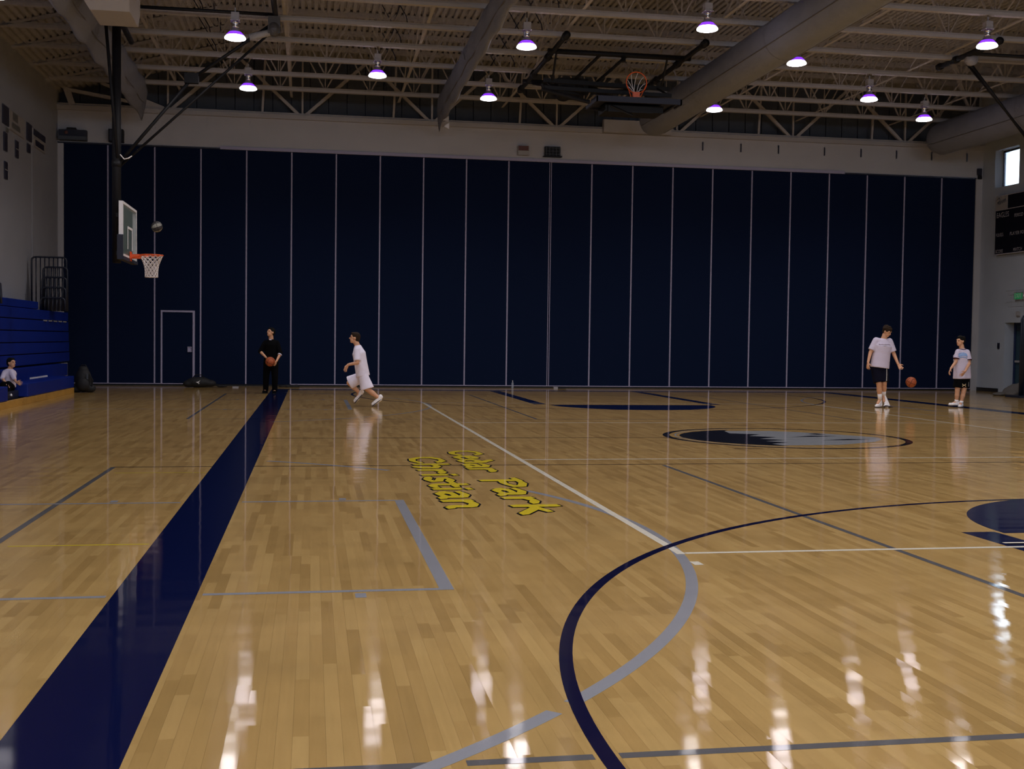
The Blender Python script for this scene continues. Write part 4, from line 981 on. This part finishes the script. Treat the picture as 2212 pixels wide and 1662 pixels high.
# ------------------------------------------------------------------ people
RT = Vector((0.9855, -0.1696, 0)); TW = Vector((-0.1696, -0.9855, 0)); UP = Vector((0, 0, 1))
def cone(b, p0, r0, p1, r1, n=12, e0=True, e1=True, flat=1.0, fdir=None):
    """tapered limb with round ends"""
    p0, p1 = Vector(p0), Vector(p1); d = p1 - p0
    if d.length < 1e-5: return
    tube(b, [p0, p1], [r0, r1], n)
    if e0: ell(b, p0, (r0, r0, r0), seg=n, rings=8)
    if e1: ell(b, p1, (r1, r1, r1), seg=n, rings=8)
def basis(x, y, z): return Matrix((x, y, z)).transposed()
def loft(b, secs, lat, fr, n=20):
    """elliptical sections (centre, half width, half depth)"""
    rings = []
    for c, w, d in secs: rings.append([Vector(c) + lat * (w * math.cos(t)) + fr * (d * math.sin(t)) for t in [2 * math.pi * j / n for j in range(n)]])
    R = [[b.verts.new(p) for p in r] for r in rings]
    for A, C in zip(R, R[1:]):
        for j in range(n): b.faces.new((A[j], A[(j + 1) % n], C[(j + 1) % n], C[j]))
    b.faces.new(R[0][::-1]); b.faces.new(R[-1])
def hand(b, wr, d, nrm, thumb, sc=1.0, curl=0.5):
    """wrist, finger direction, palm normal (fingers curl towards it), thumb side"""
    d = d.normalized(); thumb = (thumb - d * thumb.dot(d)).normalized(); nrm = d.cross(thumb) if d.cross(thumb).dot(nrm) > 0 else thumb.cross(d)
    wr = Vector(wr); kn = []
    for i, (off, ln) in enumerate(((0.034, 0.068), (0.011, 0.078), (-0.012, 0.072), (-0.034, 0.056))):
        k = wr + d * (0.088 * sc) + thumb * (off * sc); cone(b, wr + d * .01 + thumb * (off * 0.5 * sc), 0.014 * sc, k, 0.0115 * sc, 8)
        a = curl * 0.8; d1 = d * math.cos(a) + nrm * math.sin(a); a2 = curl * 1.9; d2 = d * math.cos(a2) + nrm * math.sin(a2)
        spread = thumb * (off * 0.28 * sc)
        m = k + d1 * (ln * 0.55 * sc) + spread; cone(b, k, 0.0098 * sc, m, 0.0088 * sc, 8); cone(b, m, 0.0088 * sc, m + d2 * (ln * 0.5 * sc), 0.0078 * sc, 8)
    t0 = wr + d * (0.03 * sc) + thumb * (0.024 * sc); t1 = t0 + (d * 0.55 + thumb * 0.75 + nrm * 0.25).normalized() * (0.045 * sc); t2 = t1 + (d * 0.85 + thumb * 0.35 + nrm * 0.4).normalized() * (0.036 * sc)
    cone(b, t0, 0.014 * sc, t1, 0.0105 * sc, 8); cone(b, t1, 0.0105 * sc, t2, 0.0085 * sc, 8)
def shoe(b, ank, toe, sc=1.0, up=UP):
    """ankle joint centre and the tip of the sole"""
    ank, toe = Vector(ank), Vector(toe)
    heel_dir = (toe - ank); sole_n = up
    fd = (toe - ank - sole_n * (toe - ank).dot(sole_n)).normalized(); lat = fd.cross(sole_n).normalized()
    hl = ank - fd * 0.045 * sc - sole_n * ((ank - toe).dot(sole_n) - 0.045 * sc)
    tp = toe - fd * 0.04 * sc + sole_n * 0.032 * sc
    cone(b, hl, 0.040 * sc, tp, 0.038 * sc, 12); cone(b, hl + sole_n * .02, 0.040 * sc, ank, 0.045 * sc, 12)
    cone(b, ank - sole_n * 0.02, 0.042 * sc, tp - fd * 0.04 * sc, 0.040 * sc, 12)
    ell(b, tp - fd * 0.05 * sc + lat * 0.004, (0.05 * sc, 0.05 * sc, 0.036 * sc))
def decal(surf, base, right, up, strokes, width, name, m, parent, toward):
    """flat print laid on cloth: each stroke is projected onto the surface"""
    dg = bpy.context.evaluated_depsgraph_get()
    bvh = BVHTree.FromPolygons([v.co for v in surf.vertices], [p.vertices for p in surf.polygons])
    bm = B()
    for st in strokes:
        pts = []
        for a, c in zip(st, st[1:]):
            n = max(2, int((Vector(c) - Vector(a)).length / 0.012))
            pts += [(a[0] + (c[0] - a[0]) * i / n, a[1] + (c[1] - a[1]) * i / n) for i in range(n)]
        pts.append(st[-1])
        prev = None
        for i, (x, y) in enumerate(pts):
            q = pts[min(i + 1, len(pts) - 1)]; o_ = pts[max(i - 1, 0)]
            t = Vector((q[0] - o_[0], q[1] - o_[1])); t = t.normalized() if t.length > 0 else Vector((1, 0)); nn = Vector((-t.y, t.x)) * width / 2
            pair = []
            for s in (-1, 1):
                p = base + right * (x + s * nn.x) + up * (y + s * nn.y) + toward * 0.5
                h = bvh.ray_cast(p, -toward, 1.2)
                pair.append((h[0] + toward * 0.004) if h[0] is not None else None)
            if None in pair: prev = None; continue
            cur = [bm.verts.new(p) for p in pair]
            if prev: bm.faces.new((prev[0], prev[1], cur[1], cur[0]))
            prev = cur
    return done(bm, name, m, parent)

def person(P, s, u0, v0, J, label, look, skin_sc=1.0, hs=1.0, shirt=None, shirt_len=None, sleeve=0.8, pants=None, pant_end=('knee', 0.0), hair=M_HAIRB, shoe_m=M_SHOEW, sock=None,
           torso_lat=None, torso_front=None, handspec=None, curl=0.5, toe_up=(UP, UP), hair_long=0.0, loose=1.0, pant_flare=1.25):
    P = Vector(P)
    def w(k):
        u, v, d = J[k] if len(J[k]) == 3 else (*J[k], 0.0)
        return P + RT * ((u - u0) * s) + UP * ((v0 - v) * s) + TW * d
    K = {k: w(k) for k in J}
    mid = (K['shL'] + K['shR']) / 2
    for q in 'LR':
        dv = (mid - K['sh' + q]); K['sh' + q] = K['sh' + q] + dv.normalized() * min(0.05, dv.length * 0.25) - UP * 0.035
    root = tag(empty('person', P), label, 'person')
    def loc(me):
        for v in me.vertices: v.co -= P
        return me
    lat = Vector(torso_lat).normalized() if torso_lat is not None else (K['shR'] - K['shL']).normalized()
    up_t = (K['neck'] - K['pelvis']).normalized(); lat = (lat - up_t * lat.dot(up_t)).normalized()
    fr = lat.cross(up_t).normalized()
    if torso_front is not None and fr.dot(Vector(torso_front)) < 0: fr = -fr
    lookv = (RT * look[0] + TW * look[1] + UP * look[2]).normalized()
    hl = lookv.cross(UP).normalized(); hu = hl.cross(lookv).normalized(); hrot = basis(hl, lookv, hu)
    hc = K['head']; g = skin_sc
    half = (K['shR'] - K['shL']).length / 2
    def at(f): return K['pelvis'].lerp(K['neck'], f)
    def f_body(b):
        ell(b, hc + hu * 0.018 * hs - lookv * 0.008 * hs, (0.074 * hs, 0.094 * hs, 0.098 * hs), hrot); ell(b, hc - hu * 0.045 * hs + lookv * 0.022 * hs, (0.056 * hs, 0.066 * hs, 0.066 * hs), hrot)
        ell(b, hc - hu * 0.085 * hs + lookv * 0.058 * hs, (0.026 * hs, 0.024 * hs, 0.022 * hs), hrot)
        cone(b, hc + hu * 0.012 * hs + lookv * 0.082 * hs, 0.008 * hs, hc - hu * 0.022 * hs + lookv * 0.102 * hs, 0.0135 * hs, 8)
        for q in (-1, 1):
            ell(b, hc + hl * (q * 0.076 * hs) - lookv * 0.006 - hu * 0.004, (0.011 * hs, 0.020 * hs, 0.031 * hs), hrot)
            ell(b, hc + hl * (q * 0.030 * hs) + hu * 0.030 * hs + lookv * 0.078 * hs, (0.024 * hs, 0.012, 0.008), hrot)
        cone(b, K['neck'] - up_t * 0.04, 0.062 * g, hc - hu * 0.05 - lookv * 0.02, 0.053 * g, 14)
        loft(b, [(at(0.0), 0.135 * g, 0.095 * g), (at(0.2), 0.145 * g, 0.095 * g), (at(0.42), 0.130 * g, 0.088 * g), (at(0.7), 0.150 * g, 0.100 * g), (at(0.88), 0.150 * g, 0.085 * g), (at(0.99), 0.07 * g, 0.06 * g)], lat, fr)
        for q in 'LR':
            cone(b, K['sh' + q], 0.050 * g, K['el' + q], 0.038 * g); cone(b, K['el' + q], 0.039 * g, K['wr' + q], 0.026 * g); cone(b, at(0.86), 0.06 * g, K['sh' + q], 0.048 * g)
            d, n, t = handspec[q]; fx = lambda a: RT * a[0] + TW * a[1] + UP * a[2]
            hand(b, K['wr' + q], fx(d), fx(n), fx(t), 1.0 * hs, curl)
            cone(b, K['hip' + q], 0.086 * g, K['kn' + q], 0.056 * g); kn, an = K['kn' + q], K['an' + q]
            cone(b, kn, 0.056 * g, an, 0.036 * g); cone(b, kn.lerp(an, 0.12), 0.050 * g, kn.lerp(an, 0.42), 0.056 * g); cone(b, kn.lerp(an, 0.42), 0.056 * g, kn.lerp(an, 0.7), 0.042 * g)
            cone(b, an, 0.036 * g, an.lerp(K['to' + q], 0.5), 0.03 * g)
    body = link('body', loc(blob_mesh(f_body, 0.0075, 4, 'body')), M_SKIN, root)
    # face
    for q in (-1, 1):
        bm = B(); ell(bm, hc - P + hl * (q * 0.031 * hs) + hu * 0.010 * hs + lookv * 0.0855 * hs, (0.013 * hs, 0.006 * hs, 0.0065 * hs), hrot, 10, 8); done(bm, 'eye', M_EYE, root, True)
    bm = B(); ell(bm, hc - P - hu * 0.058 * hs + lookv * 0.084 * hs, (0.024 * hs, 0.006 * hs, 0.006 * hs), hrot, 10, 8); done(bm, 'mouth', M_LIP, root, True)
    def f_hair(b):
        ell(b, hc + hu * 0.040 * hs - lookv * 0.020 * hs, (0.083 * hs, 0.096 * hs, 0.088 * hs), hrot)
        ell(b, hc + hu * 0.005 * hs - lookv * 0.048 * hs, (0.078 * hs, 0.066 * hs, 0.088 * hs), hrot)
        ell(b, hc + hu * 0.088 * hs + lookv * 0.040 * hs, (0.062 * hs, 0.046 * hs, 0.028 * hs), hrot)
        if hair_long:
            rn = random.Random(1)
            for k in range(26):
                a = rn.uniform(0, 6.28); c = rn.uniform(-0.1, 1); q = math.sqrt(max(0, 1 - c * c))
                ell(b, hc + hl * (0.080 * q * math.cos(a)) + hu * (0.045 + 0.085 * c) + lookv * (-0.025 + 0.088 * q * math.sin(a) * (1 if c > .45 else -abs(1))), (0.026 * hair_long,) * 3, None, 8, 6)
    link('hair', loc(blob_mesh(f_hair, 0.009, 3, 'hair')), hair, root)
    # shirt
    hem = shirt_len
    def f_shirt(b):
        L = loose
        loft(b, [(at(hem), 0.175 * g * L, 0.128 * g * L), (at(hem + 0.2), 0.168 * g * L, 0.122 * g * L), (at(0.5), 0.160 * g * L, 0.118 * g * L), (at(0.75), 0.172 * g * L, 0.122 * g * L), (at(0.87), 0.150 * g, 0.100 * g), (at(0.95), 0.105 * g, 0.080 * g), (at(1.0), 0.070 * g, 0.064 * g)], lat, fr, 28)
        for q in 'LR':
            sh, el = K['sh' + q], K['el' + q]
            ell(b, sh, (0.066 * g,) * 3); cone(b, at(0.86), 0.075 * g, sh, 0.066 * g)
            tube(b, [sh, sh.lerp(el, sleeve)], [0.068 * g, 0.072 * g if sleeve < 0.95 else 0.056 * g], 16)
            if sleeve >= 1.0: tube(b, [el, el.lerp(K['wr' + q], 0.16)], [0.055 * g, 0.05 * g], 14); ell(b, el, (0.055 * g,) * 3)
    sme = loc(blob_mesh(f_shirt, 0.012, 3, 'shirt')); so = link('shirt', sme, shirt, root)
    # trousers or shorts
    def f_pants(b):
        loft(b, [(at(-0.10), 0.150 * g, 0.115 * g), (at(0.05), 0.165 * g, 0.120 * g), (at(0.22), 0.155 * g, 0.108 * g)], lat, fr, 24)
        for q in 'LR':
            h, k, a = K['hip' + q], K['kn' + q], K['an' + q]
            ell(b, h, (0.105 * g,) * 3)
            if pant_end[0] == 'knee':
                e = h.lerp(k, 0.86 + pant_end[1]) if pant_end[1] <= 0.14 else k.lerp(a, pant_end[1] - 0.14)
                if pant_end[1] > 0.14: tube(b, [h, k, e], [0.105 * g, 0.094 * g * pant_flare / 1.1, 0.092 * g * pant_flare / 1.1], 18); ell(b, k, (0.093 * g * pant_flare / 1.1,) * 3)
                else: tube(b, [h, e], [0.105 * g, 0.088 * g * pant_flare], 18)
            else:
                tube(b, [h, k], [0.105 * g, 0.078 * g], 16); ell(b, k, (0.078 * g,) * 3); tube(b, [k, k.lerp(a, 1.08)], [0.077 * g, 0.066 * g], 16)
    pme = loc(blob_mesh(f_pants, 0.012, 3, 'pants')); po = link('trousers' if pant_end[0] != 'knee' else 'shorts', pme, pants, root)
    for q, tu in zip('LR', toe_up):
        tu = Vector(tu).normalized()
        me = loc(blob_mesh(lambda b: shoe(b, K['an' + q] - tu * 0.015, K['to' + q], 1.0 * max(0.9, hs), tu), 0.008, 3, 'shoe')); sh = link('shoe', me, shoe_m, root)
        # darker sole under the shoe
        fd = (K['to' + q] - K['an' + q]); fd = (fd - tu * fd.dot(tu)).normalized(); la = fd.cross(tu)
        bm = B(); c = K['to' + q] - P
        pts = [c + la * x + fd * y for x, y in ((-0.03, 0.0), (-0.045, -0.05), (-0.040, -0.16), (-0.036, -0.235), (0.036, -0.235), (0.040, -0.16), (0.045, -0.05), (0.03, 0.0))]
        lo = [bm.verts.new(p + tu * 0.0) for p in pts]; hi = [bm.verts.new(p + tu * 0.016) for p in pts]
        bm.faces.new(lo[::-1]); bm.faces.new(hi)
        for i in range(8): bm.faces.new((lo[i], lo[(i + 1) % 8], hi[(i + 1) % 8], hi[i]))
        done(bm, 'sole', M_SHOEDK if shoe_m is not M_CLOTHBLK else M_BLK, sh)
        if sock is not None:
            k, a = K['kn' + q], K['an' + q]
            bm = B(); tube(bm, [a - P + (k - a).normalized() * (-0.01), a - P + (k - a).normalized() * sock], [0.044 * g, 0.045 * g], 14); done(bm, 'sock', M_SHOEW, root, True)
    K['_at'] = at; K['_lat'] = lat; K['_fr'] = fr
    return root, K, sme, pme, so, po

# 1 man in black with a basketball
J = {'head': (412, 272, .02), 'neck': (415, 405, 0), 'pelvis': (415, 845, 0), 'shL': (268, 450, 0), 'shR': (565, 450, 0), 'elL': (208, 655, .04), 'elR': (608, 685, .04), 'wrL': (350, 765, .22), 'wrR': (560, 835, .20),
     'hipL': (352, 850, 0), 'hipR': (480, 850, 0), 'knL': (325, 1150, .04), 'knR': (500, 1150, .04), 'anL': (312, 1420, 0), 'anR': (492, 1425, 0), 'toL': (290, 1483, .18), 'toR': (505, 1488, .18)}
pa, KA, _, _, soA, _ = person((-0.99, 29.33, 0), 0.00124, 415, 1486, J, 'man in black shirt and trousers holding a basketball, looking up', (-0.65, 0.75, 0.28),
    shirt=M_CLOTHBLK, shirt_len=0.06, sleeve=1.0, pants=M_CLOTHBLK, pant_end=('ankle', 0), hair=M_HAIRB, shoe_m=M_CLOTHBLK, torso_front=TW, curl=0.55,
    handspec={'L': ((0.45, 0.35, -0.75), (0.6, -0.3, 0), (0.3, 0.9, 0.2)), 'R': ((-0.35, 0.35, -0.85), (-0.7, -0.2, 0), (-0.3, 0.9, 0.2))})
Pa = Vector((-0.99, 29.33, 0))
bm = B(); c = KA['neck'] - Pa + TW * 0.085 - UP * 0.012; box(bm, -0.028, 0.028, -0.008, 0.004, -0.014, 0.014, Matrix.Translation(c) @ Matrix.Rotation(math.atan2(RT.y, RT.x), 4, 'Z')); done(bm, 'white_collar', M_CLOTHW, soA)
bm = B(); e, wv = KA['elR'] - Pa, KA['wrR'] - Pa; tube(bm, [e.lerp(wv, 0.14), e.lerp(wv, 0.24)], 0.051, 14); done(bm, 'white_cuff', M_CLOTHW, soA)
bc = Pa + RT * ((445 - 415) * 0.00124) + UP * ((1486 - 850) * 0.00124) + TW * 0.27
ball('basketball', bc, 0.12, M_BALLO, 'orange basketball held in both hands by the man in black')

# 2 running man in white
J = {'head': (395, 278, 0), 'neck': (450, 415, 0), 'pelvis': (560, 1010, 0), 'shL': (468, 455, -.17), 'shR': (455, 470, .17), 'elL': (530, 720, -.20), 'elR': (478, 740, .22), 'wrL': (470, 860, -.17), 'wrR': (305, 778, .24),
     'hipL': (530, 1010, -.09), 'hipR': (580, 1010, .09), 'knL': (285, 1130, -.10), 'knR': (655, 1240, .10), 'anL': (478, 1315, -.12), 'anR': (875, 1400, .12), 'toL': (395, 1520, -.14), 'toR': (755, 1562, .14)}
def wv(a): return RT * a[0] + TW * a[1] + UP * a[2]
pb, KB, _, _, soB, poB = person((1.38, 23.95, 0), 0.001086, 875, 1562, J, 'running man in white shirt and white shorts, seen from the side', (-0.97, 0.1, 0.12), skin_sc=1.0,
    shirt=M_CLOTHW2, shirt_len=0.02, sleeve=0.86, pants=M_CLOTHW2, pant_end=('knee', 0.12), hair=M_HAIRBR, torso_lat=TW, torso_front=-RT, curl=0.35, pant_flare=1.62, loose=1.12,
    handspec={'L': ((-0.3, 0, -0.9), (0, 0.3, -1), (-0.3, 0.6, 0.4)), 'R': ((-0.50, 0.05, -0.86), (0.7, 0.2, -0.5), (-0.5, 0.7, 0.2))},
    toe_up=(wv((-0.75, 0, 0.66)), wv((-0.62, 0, 0.78))))

# 3 tall man in white t-shirt and navy shorts
J = {'head': (588, 222, .05), 'neck': (540, 345, 0), 'pelvis': (480, 880, 0), 'shL': (362, 350, .02), 'shR': (690, 365, -.02), 'elL': (302, 600, .03), 'elR': (735, 625, 0), 'wrL': (248, 775, .10), 'wrR': (785, 795, .10),
     'hipL': (420, 880, 0), 'hipR': (540, 880, 0), 'knL': (452, 1150, .10), 'knR': (555, 1140, .06), 'anL': (497, 1440, .02), 'anR': (585, 1370, -.06), 'toL': (385, 1578, .16), 'toR': (548, 1560, .14)}
pc, KC, smC, pmC, soC, poC = person((12.45, 24.2, 0), 0.001246, 440, 1578, J, 'tall man in white t-shirt and dark navy shorts looking down beside the ball', (0.55, 0.70, -0.45), skin_sc=1.08,
    shirt=M_CLOTHW, shirt_len=0.02, sleeve=0.80, pants=M_CLOTHNAVY, pant_end=('knee', 0.08), hair=M_HAIRBR, sock=0.16, torso_front=TW, curl=0.35, hair_long=1.0, loose=1.15,
    handspec={'L': ((-0.1, 0.25, -1.0), (0.7, 0.5, 0), (0.4, 0.8, 0.2)), 'R': ((0.40, 0.35, -0.75), (-0.2, 0.9, -0.3), (0.9, 0.1, 0.4))}, toe_up=(UP, wv((-.1, -.55, .85))))
Pc = Vector((12.45, 24.2, 0)); b0 = KC['_at'](0.80) - Pc
dash = [[(-0.125 + 0.034 * i, 0.0), (-0.125 + 0.034 * i + 0.022, -0.002)] for i in range(8)]
decal(smC, b0, RT, UP, dash, 0.014, 'chest_print', M_DARKPRINT, soC, TW); decal(smC, b0 - UP * 0.03, RT, UP, [[(-0.03, 0), (0.05, 0)]], 0.007, 'chest_print', M_GREYSTEEL, soC, TW)
h0 = KC['hipR'] - Pc; decal(pmC, h0, RT, UP, [[(0.055, 0.0), (0.045, -0.16), (0.03, -0.30)]], 0.022, 'side_stripe', M_BOARDLT, poC, TW)

# 4 boy in ringer t-shirt and black shorts
J = {'head': (560, 252, 0), 'neck': (598, 392, 0), 'pelvis': (610, 985, 0), 'shL': (480, 430, .03), 'shR': (715, 435, .03), 'elL': (452, 660, .08), 'elR': (712, 690, .10), 'wrL': (335, 795, .14), 'wrR': (580, 845, .26),
     'hipL': (550, 990, 0), 'hipR': (670, 990, 0), 'knL': (515, 1235, .03), 'knR': (635, 1235, .05), 'anL': (512, 1460, .0), 'anR': (590, 1480, .05), 'toL': (345, 1540, .02), 'toR': (512, 1566, .16)}
pd, KD, smD, pmD, soD, poD = person((14.39, 24.3, 0), 0.00114, 461, 1566, J, 'boy in white ringer t-shirt with blue print and black shorts', (-0.92, 0.40, 0.05), skin_sc=0.98,
    shirt=M_CLOTHW, shirt_len=-0.02, sleeve=0.72, pants=M_CLOTHBLK, pant_end=('knee', -0.10), hair=M_HAIRB, sock=0.05, torso_front=TW, curl=0.5, hair_long=0.8, loose=1.18,
    handspec={'L': ((-0.45, 0.2, -0.85), (0.6, 0.1, -0.4), (-0.2, 0.9, 0.1)), 'R': ((-0.65, 0.3, -0.65), (0.2, -0.6, -0.5), (-0.3, 0.5, 0.8))})
Pd = Vector((14.39, 24.3, 0)); b0 = KD['_at'](0.74) - Pd - RT * 0.03
arcp = [[(-0.10 + 0.033 * i, -0.02 + 0.035 * math.cos((i - 3) * 0.45)), (-0.085 + 0.033 * i, 0.035 + 0.03 * math.cos((i - 3) * 0.45)), (-0.075 + 0.033 * i, -0.03 + 0.035 * math.cos((i - 3) * 0.45))] for i in range(6)]
decal(smD, b0, RT, UP, arcp + [[(-0.10, 0.045), (-0.05, 0.07), (0.03, 0.075), (0.09, 0.045)], [(-0.08, -0.035), (0.0, -0.015), (0.09, -0.04)]], 0.016, 'chest_print', M_BLUEPRINT, soD, TW)
bm = B(); c = KD['_at'](0.985) - Pd; pts = [c + KD['_lat'] * (0.078 * math.cos(t)) + KD['_fr'] * (0.072 * math.sin(t)) - UP * (0.012 * math.sin(t)) for t in [2 * math.pi * k / 24 for k in range(24)]]
tube(bm, pts, 0.011, 6, closed=True); done(bm, 'neck_trim', M_TRIM, soD)
for q in 'LR':
    a, b_ = KD['sh' + q] - Pd, KD['el' + q] - Pd; p = a.lerp(b_, 0.70); dv = (b_ - a).normalized()
    bm = B(); tube(bm, [p - dv * 0.010, p + dv * 0.010], 0.0735, 16); done(bm, 'sleeve_trim', M_TRIM, soD)
h0 = KD['hipR'] - Pd - UP * 0.15; decal(pmD, h0, RT, UP, [[(-0.10, 0.03), (-0.075, 0.0), (-0.10, -0.03)], [(-0.03, 0.03), (-0.055, 0.0), (-0.03, -0.03)], [(-0.085, 0.0), (-0.045, 0.0)]], 0.014, 'shorts_emblem', M_TANPRINT, poD, TW)
decal(pmD, h0, RT, UP, [[(0.045, 0.07), (0.035, -0.03)]], 0.012, 'side_stripe', M_BOARDLT, poD, TW)

# 5 child sitting on the bleacher aisle step
J = {'head': (108, 1122, 0), 'neck': (92, 1180, 0), 'pelvis': (80, 1370, 0), 'shL': (45, 1200, .05), 'shR': (128, 1200, .05), 'elL': (60, 1275, .20), 'elR': (165, 1285, .12), 'wrL': (120, 1330, .28), 'wrR': (200, 1310, .20),
     'hipL': (58, 1372, 0), 'hipR': (102, 1372, 0), 'knL': (95, 1335, .30), 'knR': (140, 1330, .28), 'anL': (110, 1420, .34), 'anR': (150, 1430, .34), 'toL': (150, 1450, .42), 'toR': (200, 1455, .40)}
pe, KE, _, _, soE, _ = person((-5.88, 24.28, 0.27), 0.00194, 86, 1402, J, 'child in white shirt sitting on the bleachers at the left edge', (0.93, 0.30, 0.12), skin_sc=0.80, hs=0.86,
    shirt=M_CLOTHW, shirt_len=0.0, sleeve=1.0, pants=M_CLOTHBLK, pant_end=('ankle', 0), hair=M_HAIRB, torso_lat=(RT * 0.75 - TW * 0.6), torso_front=(RT * .6 + TW * .7), curl=0.5, loose=1.0, shoe_m=M_SHOEW,
    handspec={'L': ((0.7, 0.3, -0.3), (0.0, 0.2, -1), (0.2, 0.9, 0.2)), 'R': ((0.7, 0.3, -0.2), (0, 0.2, -1), (0.1, -0.2, 0.9))})
